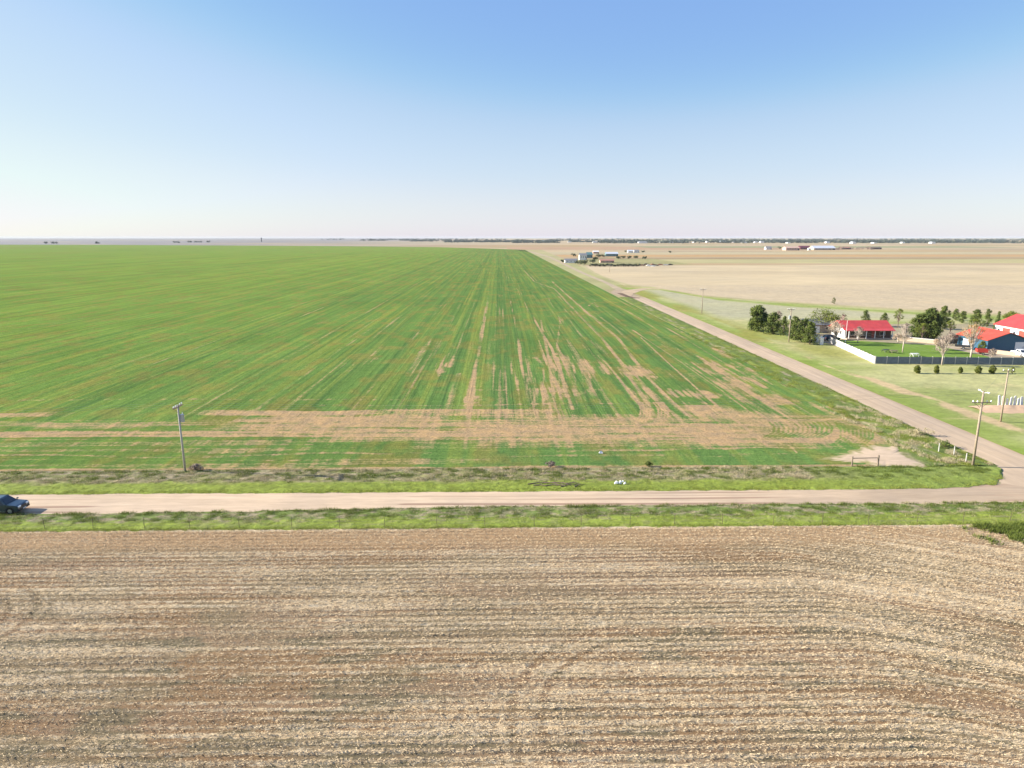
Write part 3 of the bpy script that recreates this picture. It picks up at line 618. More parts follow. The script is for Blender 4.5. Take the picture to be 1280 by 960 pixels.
M_tyre = paint('tyre_rubber', (0.02, 0.02, 0.02), .85)
M_rim = paint('alloy_rim', (0.50, 0.51, 0.52), .3, .8)
M_dark = paint('dark_plastic', (0.025, 0.026, 0.03), .5)
M_lamp = paint('headlamp_lens', (0.75, 0.78, 0.80), .08)
M_chrome = paint('grille_metal', (0.42, 0.43, 0.44), .25, .8)

def hgt(u, v, y):
    """height of a point above (u,v) seen at survey line y"""
    d = u * math.sin(HEAD) + v * math.cos(HEAD)
    return CAM_H - d * math.tan(math.atan((y - 480) / FPX) + R(PITCH))

# ------------------------------------------------------------------ utility poles
def pole(label, u, v, h, arms, group='utility poles along the roads', trans=None, r=.15, braces=True, top_pin=False, wood=None):
    t = thing('utility_pole', label, 'utility pole', (u, v, 0), 0, group)
    MB().tube((0, 0, -.3), (0, 0, h), r, r * .68, 12).build('pole', wood or M_wood, t, smooth=True)
    for (z, ang, ln, dbl) in arms:
        c, s_ = math.cos(ang), math.sin(ang)
        a = MB()
        for off in ((-.13, .13) if dbl else (.16,)):
            x0, y0 = -ln / 2 * c - off * s_, -ln / 2 * s_ + off * c; x1, y1 = ln / 2 * c - off * s_, ln / 2 * s_ + off * c
            a.tube((x0, y0, z), (x1, y1, z), .075, .075, 4)
        a.build('crossarm', M_wood2, t)
        if braces:
            for sgn in (-1, 1): MB().tube((sgn * ln * .36 * c - .17 * s_, sgn * ln * .36 * s_ + .17 * c, z - .04), (-.17 * s_ * .6, .17 * c * .6, z - .75), .03, .03, 5).build('brace', M_wood2, t)
        for q in (-.46, -.24, .24, .46) if ln > 2 else (-.45, 0, .45):
            x, y = q * ln * c, q * ln * s_
            m = MB(); m.tube((x, y, z + .07), (x, y, z + .16), .03, .03, 6); m.tube((x, y, z + .16), (x, y, z + .24), .10, .06, 8); m.tube((x, y, z + .24), (x, y, z + .32), .075, .04, 8); m.build('insulator', M_porc, t)
    if trans:
        z, ang = trans; x, y = .38 * math.cos(ang), .38 * math.sin(ang)
        b = MB(); b.tube((x, y, z), (x, y, z + .95), .24, .24, 14); b.tube((x, y, z + .95), (x, y, z + 1.03), .25, .16, 14); can = b.build('transformer', M_galv, t, smooth=False)
        m = MB(); m.tube((x + .05, y + .05, z + 1.03), (x + .05, y + .05, z + 1.28), .05, .03, 8); m.build('bushing', M_porc, can)
        MB().box(x * .4 - .06, x * .4 + .06, y * .4 - .06, y * .4 + .06, z + .15, z + .8).build('bracket', M_galv, can)
    if top_pin:
        for sgn in (-1, 1):
            m = MB(); m.tube((0, 0, h - .25), (0.05, sgn * .62, h - .05), .03, .03, 6); m.tube((.05, sgn * .62, h - .05), (.05, sgn * 1.05, h - .02), .085, .085, 8); m.build('insulator', M_porc, t)
    return t
hp1 = hgt(-41.1, 85.4, 506); hp2 = hgt(63.1, 85.7, 489)
PA = PI = math.pi
p1 = pole('grey utility pole with transformer can and double crossarm, left of centre beside the wheat', -41.1, 85.4, hp1, [(hp1 - .25, PI / 2, 2.4, True)], trans=(hp1 - 2.3, 0.4), wood=paint('bleached_pole_wood', (0.42, 0.39, 0.34), .9, scale=6, vary=.2))
p1.rotation_euler = (0, R(-.6), 0)
pole('utility pole at the road corner with level crossarm and white insulators on top', 63.1, 85.7, hp2, [(hp2 - 1.55, 0, 2.6, False)], top_pin=True, r=.17)
h3 = hgt(82.7, 107.5, 462); pole('tall thin utility pole in the pasture right of the side road, near the white pickets', 82.7, 107.5, h3, [(h3 - .25, 0, 1.8, False)], braces=False)
h4 = hgt(83.9, 194.9, 386); pole('utility pole with pale transformer in front of the row of pines', 83.9, 194.9, h4, [(h4 - .2, 0, 2.2, False)], trans=(h4 - 3.0, PI), r=.17)
h5 = hgt(80.7, 271.1, 361); pole('utility pole standing alone beside the side road beyond the pines', 80.7, 271.1, h5, [(h5 - .3, 0, 2.4, True)], r=.17)
h6 = hgt(95.9, 600.6, 331); pole('farthest utility pole at the edge of the tan fallow field before the farmstead', 95.9, 600.6, h6, [(h6 - .3, 0, 2.4, True)], r=.2)
pole('utility pole farther west along the dirt road, outside the left edge', -145, 84.2, hp1, [(hp1 - .25, PI / 2, 2.4, False)])

def wire(label, a, b, sag, r=.009, group='power lines'):
    m = MB(); n = 24; pts = []
    for k in range(n + 1):
        t = k / n; pts.append((a[0] + (b[0] - a[0]) * t, a[1] + (b[1] - a[1]) * t, a[2] + (b[2] - a[2]) * t - 4 * sag * t * (1 - t)))
    for p, q in zip(pts[:-1], pts[1:]): m.tube(p, q, r, r, 4, cap=False)
    return tag(m.build('power_line', M_wire), label, 'wire', group)
for q, nm in ((-1.1, 'near'), (0, 'middle'), (1.1, 'far')):
    wire(f'{nm} sagging wire between the pole left of centre and the corner pole', (-41.1, 85.4 + q, hp1 + .05), (63.1, 85.7 + q * .9, hp2 + (0 if q else .1)), 1.1)
    wire(f'{nm} wire running from the pole left of centre out of the left edge', (-145, 84.2 + q, hp1), (-41.1, 85.4 + q, hp1 + .05), 1.1)
for q, nm in ((-1.0, 'left'), (1.0, 'right')):
    wire(f'{nm} thin wire from the pole near the white pickets to the pole before the pines', (82.7 + q * .8, 107.5, h3), (83.9 + q, 194.9, h4 + .1), .9)
    wire(f'{nm} thin wire from the pole before the pines to the lone pole beyond', (83.9 + q, 194.9, h4 + .1), (80.7 + q, 271.1, h5), .8)
    wire(f'{nm} thin wire from the corner pole to the pole near the white pickets', (63.1 + q, 85.7, hp2 - 1.2), (82.7 + q * .8, 107.5, h3), .3)

# ------------------------------------------------------------------ wire fence south of the road, brace, posts
fz = lambda u: 67.35 + .12 * math.sin(u / 9)
ft = thing('wire_fence', 'low barbed wire fence on thin dark steel posts between the stubble and the green verge', 'fence', (0, 67.3, 0))
post = None
for k in range(27):
    u = -68 + 5.1 * k + random.uniform(-.3, .3)
    if post is None:
        post = MB().tube((0, 0, -.2), (0, 0, 1.30), .024, .02, 6).build('post', paint('rusty_steel_post', (0.10, 0.07, 0.05), .8), ft); o = post
    else: o = post.copy(); C.objects.link(o); o.parent = ft
    o.location = (u, fz(u) - 67.3, .05); o.rotation_euler = (random.uniform(-.05, .05), random.uniform(-.05, .05), 0)
for z in (.45, .8, 1.15):
    m = MB()
    for k in range(44): u0 = -68 + 3 * k; m.tube((u0, fz(u0) - 67.3, z), (u0 + 3, fz(u0 + 3) - 67.3, z), .006, .006, 3, cap=False)
    m.build('strand', M_wire, ft)
g = thing('fence_brace', 'two grey timber posts joined by a rail at the sandy field entrance', 'fence', (48.7, 86.0, .1))
for x in (-1.75, 1.75): MB().tube((x, 0, -.2), (x, 0, 1.45 if x > 0 else 1.3), .13 if x > 0 else .10, .11 if x > 0 else .09, 10).build('post', M_wood2, g)
MB().tube((-1.75, 0, 1.05), (1.75, 0, 1.1), .055, .055, 8).build('rail', M_wood2, g)
for (x, y, lb) in ((1207, 579, 'pale short fence post standing just left of the corner utility pole'), (1192, 570, 'pale short fence post in dry grass, second left of the corner pole'), (1173, 566, 'stubby grey fence post in the weeds between field and side road')):
    u, v = gp(x, y); b = MB(); b.tube((0, 0, -.1), (0, 0, 1.25), .075, .065, 8); b.tube((0, 0, 1.25), (0, 0, 1.3), .065, .03, 8)
    tag(b.build('fence_post', M_post, loc=(u, v, .12)), lb, 'fence post', 'old fence posts by the corner pole')
# pale pickets on the sandy mound
mu, mv = gp(1268, 512)
U_, V_ = np.meshgrid(np.linspace(-7, 9, 44), np.linspace(-3.2, 3.4, 26), indexing='ij')
Zm = .75 * np.exp(-(U_ / 5) ** 2 * .5 - (V_ / 1.9) ** 2) * (.8 + .5 * fbm(U_ / 1.5, V_ / 1.5, 3)) - .02
mo = grid_obj('sand_mound', U_ + mu, V_ + mv, Zm + .05, M_road, np.broadcast_to(np.array([.50, .34, .22]), U_.shape + (3,)), .1 + 0 * U_); tag(mo, 'low mound of pinkish sand under the white pickets at the right edge', 'sand mound')
for k in range(7):
    b = MB(); hh = 1.5 + .25 * math.sin(k * 2.1) + (.35 if k == 0 else 0); b.box(-.22, .22, -.04, .04, 0, hh); b.prism([(-.22, hh), (.22, hh), (0, hh + .14)], -.04, .04)
    ordn = ['first (leftmost and tallest)', 'second', 'third', 'fourth', 'fifth', 'sixth', 'seventh'][k]
    o = tag(b.build('white_picket', M_white, loc=(mu - 2.2 + k * .72, mv + .9 + .05 * k, .45)), f'{ordn} of the wide white pickets on the sand mound from the left', 'picket', 'white pickets on the sand mound')
    o.rotation_euler = (random.uniform(-.08, .08), random.uniform(-.06, .06), random.uniform(-.2, .2))

# ------------------------------------------------------------------ vehicles
M_car = paint('slate_blue_car_paint', (0.035, 0.062, 0.085), .28, .45, vary=.03, coat=.8)
def wheel(t, x, y, r=.38, w=.25):
    side = 1 if y > 0 else -1
    e = bpy.data.objects.new('wheel', None)
    m = MB(); m.tube((x, y - w / 2, r), (x, y + w / 2, r), r, r, 26); wh = m.build('wheel', M_tyre, t, bevel=.03)
    e2 = MB(); yo = y + side * (w / 2 + .004); e2.tube((x, yo - side * .04, r), (x, yo, r), r * .62, r * .60, 20); e2.tube((x, yo, r), (x, yo + side * .02, r), r * .18, r * .14, 10)
    rm = e2.build('rim', M_rim, wh)
    for k in range(5):
        a = k * 2 * PI / 5
    bpy.data.objects.remove(e)
def suv(label, loc, rz, mat, L=4.85, W=1.92, cat='car', name='sport_utility_car', group=None, roof_mat=None, pickup=False):
    t = thing(name, label, cat, loc, rz, group)
    xf, xr = L / 2 - .95, -L / 2 + 1.0; rw = .47
    prof = [(L / 2 - .04, .32), (L / 2, .55), (L / 2 - .04, .86), (L / 2 - .22, .98), (1.05, 1.10), (-L / 2 + .10, 1.12), (-L / 2, .95), (-L / 2 + .02, .38)]
    def arch(cx): return [(cx - rw * math.cos(a), .30 + rw * math.sin(a) * 1.08) for a in np.linspace(0, PI, 9)]
    prof = prof + [(xr - rw, .30)] + arch(xr) + arch(xf) + [(xf + rw, .30)]
    MB().prism(prof, -W / 2, W / 2).build('body', mat, t, bevel=.045)
    # greenhouse: a frustum narrower at the roof
    x0, x1, x2, x3 = 1.18, .42, (-L / 2 + .42), (-L / 2 + .12)
    if pickup: x2, x3 = -.75, -.85
    y0, y1 = W / 2 - .07, W / 2 - .26; z0, z1 = 1.08, 1.68
    def frus(xa, xb, xc, xd, ya, yb, za, zb): return MB().poly([(xa, -ya, za), (xa, ya, za), (xd, ya, za), (xd, -ya, za), (xb, -yb, zb), (xb, yb, zb), (xc, yb, zb), (xc, -yb, zb)], [(0, 1, 2, 3), (4, 7, 6, 5), (0, 4, 5, 1), (1, 5, 6, 2), (2, 6, 7, 3), (3, 7, 4, 0)])
    frus(x0, x1, x2, x3, y0, y1, z0, z1).build('cabin', mat, t, bevel=.04)
    frus(x1 + .04, x1 - .1, x2 + .08, x2 - .02, y1 + .02, y1 - .08, z1 - .02, z1 + .05).build('roof', roof_mat or mat, t, bevel=.02)
    e = .012
    def lerp(a, b, k): return a + (b - a) * k
    # windscreen and rear window
    for (xa, xb, s_) in ((x0, x1, 1), (x3, x2, -1)):
        P_ = []
        for k, yy in ((.1, -1), (.1, 1), (.9, 1), (.9, -1)):
            P_.append((lerp(xa, xb, k) + s_ * e * 1.6, yy * (lerp(y0, y1, k) - .10), lerp(z0, z1, k) + e))
        Q_ = [(p[0] - s_ * .02, p[1], p[2] - .01) for p in P_]
        MB().poly(P_ + Q_, [(0, 1, 2, 3), (4, 7, 6, 5), (0, 4, 5, 1), (1, 5, 6, 2), (2, 6, 7, 3), (3, 7, 4, 0)]).build('windscreen' if s_ > 0 else 'rear_window', M_glass, t)
    segs = [(.86, .10), (.04, -.86), (-.93, -1.62)] if not pickup else [(.86, .10), (.04, -.62)]
    for s_ in (-1, 1):
        for n_, (a, b) in enumerate(segs):
            k0, k1 = .10, .86
            xa0, xb0 = a, b; xa1, xb1 = (a - .48 if n_ == 0 else a), (b + .12 if n_ == 2 else b)
            P_ = [(xa0, s_ * (lerp(y0, y1, k0) + e), lerp(z0, z1, k0)), (xb0, s_ * (lerp(y0, y1, k0) + e), lerp(z0, z1, k0)), (xb1, s_ * (lerp(y0, y1, k1) + e), lerp(z0, z1, k1)), (xa1, s_ * (lerp(y0, y1, k1) + e), lerp(z0, z1, k1))]
            Q_ = [(p[0], p[1] - s_ * .02, p[2]) for p in P_]
            MB().poly(P_ + Q_, [(0, 1, 2, 3), (4, 7, 6, 5), (0, 4, 5, 1), (1, 5, 6, 2), (2, 6, 7, 3), (3, 7, 4, 0)]).build('side_window', M_glass, t)
        MB().box(1.0, 1.14, s_ * (W / 2 - .02) if s_ > 0 else s_ * (W / 2 + .2), s_ * (W / 2 + .2) if s_ > 0 else s_ * (W / 2 - .02), 1.10, 1.24).build('mirror', mat, t, bevel=.02)
        MB().tube((.5, s_ * (y1 - .06), z1 + .09), (x2 + .2, s_ * (y1 - .06), z1 + .09), .02, .02, 6).build('roof_rail', M_dark, t)
        MB().box(L / 2 - .20, L / 2 - .015 + .02, s_ * .62 - .22, s_ * .62 + .22, .74, .90).build('headlight', M_lamp, t, bevel=.02)
        MB().box(-L / 2 - .015, -L / 2 + .12, s_ * .80 - .11, s_ * .80 + .11, .78, 1.04).build('tail_light', M_door, t, bevel=.02)
        for xh in (.25, -.75): MB().box(xh, xh + .18, min(s_ * W / 2, s_ * (W / 2 + .03)), max(s_ * W / 2, s_ * (W / 2 + .03)), .93, .965).build('door_handle', M_chrome, t)
        MB().box(xr + rw + .03, xf - rw - .03, min(s_ * (W / 2 - .05), s_ * (W / 2 + .015)), max(s_ * (W / 2 - .05), s_ * (W / 2 + .015)), .27, .38).build('sill', M_chrome, t)
    MB().box(L / 2 - .06, L / 2 + .015, -.36, .36, .66, .88).build('grille', M_dark, t, bevel=.01)
    MB().box(L / 2 - .10, L / 2 + .06, -W / 2 + .08, W / 2 - .08, .36, .56).build('front_bumper', M_dark, t, bevel=.03)
    MB().box(-L / 2 - .06, -L / 2 + .10, -W / 2 + .08, W / 2 - .08, .40, .60).build('rear_bumper', M_dark, t, bevel=.03)
    MB().box(L / 2 + .062, L / 2 + .07, -.26, .26, .42, .53).build('number_plate', M_white, t)
    for x in (xf, xr):
        for y in (-W / 2 + .13, W / 2 - .13): wheel(t, x, y)
    return t
suv('dark slate blue car driving right on the pale dirt road at the left edge', (-54.6 - (4.85 / 2 - .95) + .55, 72.45, .06), 0, M_car)
suv('dark blue car parked behind the far end of the white board fence', (97.5, 197.5, .15), R(12), paint('navy_paint', (.02, .03, .055), .3, .4))
suv('white pickup with blue glass parked before the blue barn at the right edge', (133.0, 169.6, .2), R(-90), M_white, name='pickup_truck', cat='pickup', pickup=True)

# ------------------------------------------------------------------ houses and barns
def gable_building(name, label, cat, x0, x1, y0, y1, he, hr, axis, wall, roof, over=.4, z=.12, windows=(), doors=(), chim=False, group=None, gable_mat=None):
    """axis 'x': ridge along X. windows/doors: (side, position, width, z0, z1, material)"""
    t = thing(name, label, cat, ((x0 + x1) / 2, (y0 + y1) / 2, z), 0, group); a, b = (x1 - x0) / 2, (y1 - y0) / 2
    m = MB()
    if axis == 'x': m.prism([(-b, -.1), (b, -.1), (b, he), (0, hr), (-b, he)], -a, a, axis='x')
    else: m.prism([(-a, -.1), (a, -.1), (a, he), (0, hr), (-a, he)], -b, b)
    m.build('wall', wall, t)
    th = .12; half = b if axis == 'x' else a; sl = (hr - he) / half; e = half + over; ze = he - sl * over
    prof = [(-e, ze + .015), (0, hr + .015), (e, ze + .015), (e, ze + th), (0, hr + th + .03), (-e, ze + th)]
    m = MB()
    if axis == 'x': m.prism(prof, -a - over, a + over, axis='x')
    else: m.prism(prof, -b - over, b + over)
    rf = m.build('roof', roof, t)
    if chim: MB().box(-.4, .4, .3, 1.1, he, hr + .9).build('chimney', M_brown, rf)
    for kind, lst in (('window', windows), ('door', doors)):
        for (side, pos, wd, za, zb, mt) in lst:
            def bx(g0, g1, zz0, zz1, out0, out1):
                if side == 'S': return MB().box(g0, g1, -b - out1, -b - out0, zz0, zz1)
                if side == 'N': return MB().box(g0, g1, b + out0, b + out1, zz0, zz1)
                if side == 'W': return MB().box(-a - out1, -a - out0, g0, g1, zz0, zz1)
                return MB().box(a + out0, a + out1, g0, g1, zz0, zz1)
            f = bx(pos - wd / 2, pos + wd / 2, za, zb, -.02, .04).build(kind, M_white if kind == 'window' else mt, t)
            if kind == 'window': bx(pos - wd / 2 + .07, pos + wd / 2 - .07, za + .07, zb - .07, .03, .055).build('pane', M_glass, f)
            else: bx(pos + wd * .3, pos + wd * .38, (za + zb) / 2 - .1, (za + zb) / 2 + .1, .04, .09).build('handle', M_dark, f)
    return t
ub, vb_ = 103.3, 201.0
H = gable_building('farm_house', 'long low brown house with bright red roof and white left end, behind the lawn', 'house', 103.3, 117.2, 201.0, 209.5, 2.9, 4.9, 'x', M_brown, M_red, over=.7,
    windows=(('S', -4.6, 1.5, 1.0, 2.2, 0), ('S', -1.6, 1.5, 1.0, 2.2, 0), ('S', 4.4, 1.7, 1.0, 2.2, 0), ('W', -1.8, 1.1, 1.0, 2.1, 0)), doors=(('S', 1.6, 1.0, .15, 2.2, M_door),), chim=False)
MB().box(-7.0, -6.955, -4.24, 4.24, 0, 2.9).build('white_end_wall', M_white, H)
for k in range(6): MB().box(-6.6 + k * 2.6, -6.42 + k * 2.6, -5.9, -5.72, 0, 2.62).build('porch_post', M_white, H)
MB().poly([(-7.2, -6.2, 2.6), (7.2, -6.2, 2.6), (7.2, -4.3, 2.98), (-7.2, -4.3, 2.98), (-7.2, -6.2, 2.7), (7.2, -6.2, 2.7), (7.2, -4.3, 3.08), (-7.2, -4.3, 3.08)], [(0, 3, 2, 1), (4, 5, 6, 7), (0, 1, 5, 4), (1, 2, 6, 5), (2, 3, 7, 6), (3, 0, 4, 7)]).build('porch_roof', M_red, H)
MB().box(-7.2, 7.2, -6.1, -4.28, -.05, .32).build('porch_floor', M_tan, H)
gable_building('garage', 'small grey roofed building half hidden behind the end of the pine row', 'garage', 97.5, 106.5, 214, 221, 2.6, 4.0, 'x', M_tan, M_greyroof, windows=(('S', 2, 1, 1, 1.9, 0),), doors=(('S', -1.5, 2.4, 0, 2.1, M_white),))
gable_building('blue_barn', 'blue sheet metal barn with wide gable end and faded orange red roof', 'barn', 129.2, 140.2, 176.6, 188.5, 3.2, 5.1, 'y', M_blue, M_orange, over=.5, doors=(('S', 3.2, 2.6, 0, 2.6, M_white), ('W', 2.5, 2.4, 0, 2.2, M_white)))
gable_building('white_barn', 'tall white barn with red roof and two red doors at the right edge', 'barn', 147.4, 160, 178, 199.6, 4.6, 7.4, 'y', M_white, M_red, over=.4,
    windows=(('W', 9.0, 1.0, 2.0, 3.4, 0), ('W', 2.8, 1.0, 2.0, 3.4, 0)), doors=(('W', 6.0, 3.0, 0, 3.9, M_door), ('W', -.4, 3.0, 0, 3.9, M_door), ('W', -6.0, 3.0, 0, 3.9, M_door)))
# low tan walls
def wallrun(name, label, cat, a, b, h, th, mat, z=.12, group=None, cap=None):
    d = math.hypot(b[0] - a[0], b[1] - a[1]); t = thing(name, label, cat, (a[0], a[1], z), math.atan2(b[1] - a[1], b[0] - a[0]), group)
    MB().box(0, d, -th / 2, th / 2, -.1, h).build('wall', mat, t); MB().box(-.05, d + .05, -th / 2 - .04, th / 2 + .04, h + .002, h + .09).build('coping', cap or mat, t); return t
wallrun('low_wall', 'low tan wall slanting in front of the blue barn', 'wall', (129.0, 175.6), (134.5, 166.0), .9, .25, M_tan)
wallrun('low_wall', 'low cream wall with end pier between the red roofed house and the pines', 'wall', (117.6, 198.2), (124.6, 190.6), 1.1, .3, M_tan, cap=M_white)
# white privacy fence, facing the sun
def panel_fence(label, a, b, h, mat, postmat, n, name='panel_fence'):
    d = math.hypot(b[0] - a[0], b[1] - a[1]); t = thing(name, label, 'fence', (a[0], a[1], .1), math.atan2(b[1] - a[1], b[0] - a[0]))
    p = None
    w_ = d / n
    for k in range(n):
        m = MB(); m.box(.06, w_ - .06, -.03, .03, .05, h)
        for j in range(1, 8): m.box(w_ * j / 8 - .02, w_ * j / 8 + .02, -.05, .05, .06, h - .01)
        if p is None: p = m.build('panel', mat, t); o = p
        else: o = p.copy(); C.objects.link(o); o.parent = t
        o.location = (k * w_, 0, 0)
    q = None
    for k in range(n + 1):
        if q is None: q = MB().box(-.07, .07, -.07, .07, -.1, h + .12).build('post', postmat, t); o = q
        else: o = q.copy(); C.objects.link(o); o.parent = t
        o.location = (k * w_, 0, 0)
    return t
M_dull = paint('weathered_white_boards', (0.50, 0.47, 0.44), .8, vary=.15, scale=1.5)
panel_fence('white board fence running from the parked car down to the yard corner', (95.1, 193.2), (90.3, 160.4), 1.75, M_dull, M_white, 13)
panel_fence('long grey blue panel fence with pale posts along the near side of the yard', (90.35, 160.1), (141.0, 157.0), 1.75, M_panel, M_post, 19)
panel_fence('short dark board fence behind the lawn, right of the cream wall', (125.2, 190.8), (134.0, 191.5), 1.3, M_wood2, M_post, 4)

# yard clutter
def picnic(label, loc, rz, mat):
    t = thing('picnic_table', label, 'table', loc, rz, 'tables on the lawn'); MB().box(-.95, .95, -.4, .4, .70, .76).build('tabletop', mat, t)
    for s_ in (-1, 1):
        MB().box(-.95, .95, s_ * .75 - .14, s_ * .75 + .14, .42, .46).build('bench', mat, t)
        MB().tube((s_ * .7, -.75, 0), (s_ * .7, .0, .72), .05, .05, 5).tube((s_ * .7, .75, 0), (s_ * .7, .0, .72), .05, .05, 5).build('leg', mat, t)
    return t
picnic('dark picnic table, left one of the pair on the sunlit lawn', (*gp(1107, 441), .15), .2, M_dark)
picnic('dark picnic table, right one of the pair on the sunlit lawn', (*gp(1117, 442), .15), -.1, M_wood2)
picnic('white garden table on the lawn close to the grey fence', (*gp(1143, 446), .15), 0, M_white)
def trailer(label, loc, rz, mat, L=4, W=1.9, side=.5):
    t = thing('trailer', label, 'trailer', loc, rz); MB().box(-L / 2, L / 2, -W / 2, W / 2, .62, .72).build('bed', M_wood2, t)
    MB().box(-L / 2, L / 2, -W / 2 - .04, -W / 2 + .02, .7, .7 + side).box(-L / 2, L / 2, W / 2 - .02, W / 2 + .04, .7, .7 + side).box(-L / 2 - .02, -L / 2 + .04, -W / 2, W / 2, .7, .7 + side).build('side_board', mat, t)
    MB().tube((L / 2, 0, .6), (L / 2 + 1.2, 0, .5), .05, .05, 6).build('drawbar', M_dark, t)
    for s_ in (-1, 1): wheel(t, 0, s_ * (W / 2 + .16), .33, .2)
    return t
trailer('dark flat trailer parked on the tan drive between the bare trees', (*gp(1204, 437), .16), R(-35), M_dark, side=.35)
trailer('small red trailer parked left of the low tan wall', (*gp(1227, 444), .17), R(-20), paint('red_paint', (.42, .04, .03), .5), L=2.6, side=.8)
trailer('faded red hay trailer beside the barn drive under the rusty bare tree', (*gp(1196, 425), .17), R(10), paint('faded_red', (.36, .09, .06), .6), L=5, side=.6)
for k, (x, y) in enumerate(((1020, 428), (1026, 431))):
    u, v = gp(x, y); t = thing('gate_pier', ['white gate pier touching the end of the pine row', 'white gate pier next to the top of the white fence'][k], 'gate pier', (u, v, .1), 0, 'white gate piers')
    MB().box(-.5, .5, -.5, .5, -.1, 1.9).build('pier', M_white, t, bevel=.04); MB().box(-.6, .6, -.6, .6, 1.9, 2.05).build('cap', M_white, t); MB().tube((0, 0, 2.05), (0, 0, 2.45), .3, .05, 10).build('finial', M_white, t)
u, v = gp(1056.5, 428); t = thing('flag_pole', 'thin white mast standing at the left end of the red roofed house', 'mast', (u, v, .1)); MB().tube((0, 0, 0), (0, 0, hgt(u, v, 401)), .09, .05, 8).build('mast', M_white, t); MB().box(-.2, .2, -.2, .2, -.1, .15).build('base', M_tan, t)

# ------------------------------------------------------------------ trees
M_pine = leaf_mat('pine_needles', ((0.045, 0.075, 0.016), (0.16, 0.19, 0.04)), trans=.12)
M_jun = leaf_mat('juniper_scales', ((0.06, 0.085, 0.014), (0.17, 0.18, 0.03)), trans=.1)
M_leaf = leaf_mat('young_leaves', ((0.07, 0.10, 0.015), (0.24, 0.27, 0.045)), trans=.3)
M_rust = leaf_mat('rusty_buds', ((0.26, 0.17, 0.06), (0.48, 0.30, 0.10)), trans=.3)
M_beige = leaf_mat('pale_buds', ((0.42, 0.30, 0.19), (0.68, 0.55, 0.40)), trans=.3)
M_twig = leaf_mat('grey_twigs', ((0.16, 0.12, 0.10), (0.30, 0.24, 0.20)), trans=.1)
M_bark = paint('bark', (0.16, 0.115, 0.085), .95, scale=5, vary=.25); M_palebark = paint('pale_bark', (0.46, 0.38, 0.31), .9, scale=5, vary=.2)
def leaves(cent, rad, per, size, flat=.8):
    """quads scattered through clumps: returns verts, faces"""
    n = len(cent) * per; c = np.repeat(cent, per, 0); r = np.repeat(rad, per)
    d = rng.normal(0, 1, (n, 3)); d /= np.linalg.norm(d, axis=1)[:, None]; rr = r * rng.random(n) ** .45
    p = c + d * rr[:, None] * np.array([1, 1, flat]); a = rng.normal(0, 1, (n, 3)); a /= np.linalg.norm(a, axis=1)[:, None]
    b = np.cross(a, d + .01); b /= np.linalg.norm(b, axis=1)[:, None]; s_ = size * rng.uniform(.5, 1.3, n)[:, None]
    v = np.stack([p - a * s_ * .5 - b * s_ * .25, p + a * s_ * .5 - b * s_ * .2, p + a * s_ * .4 + b * s_ * .3, p - a * s_ * .45 + b * s_ * .25], 1).reshape(-1, 3)
    return v, np.arange(4 * n).reshape(-1, 4)
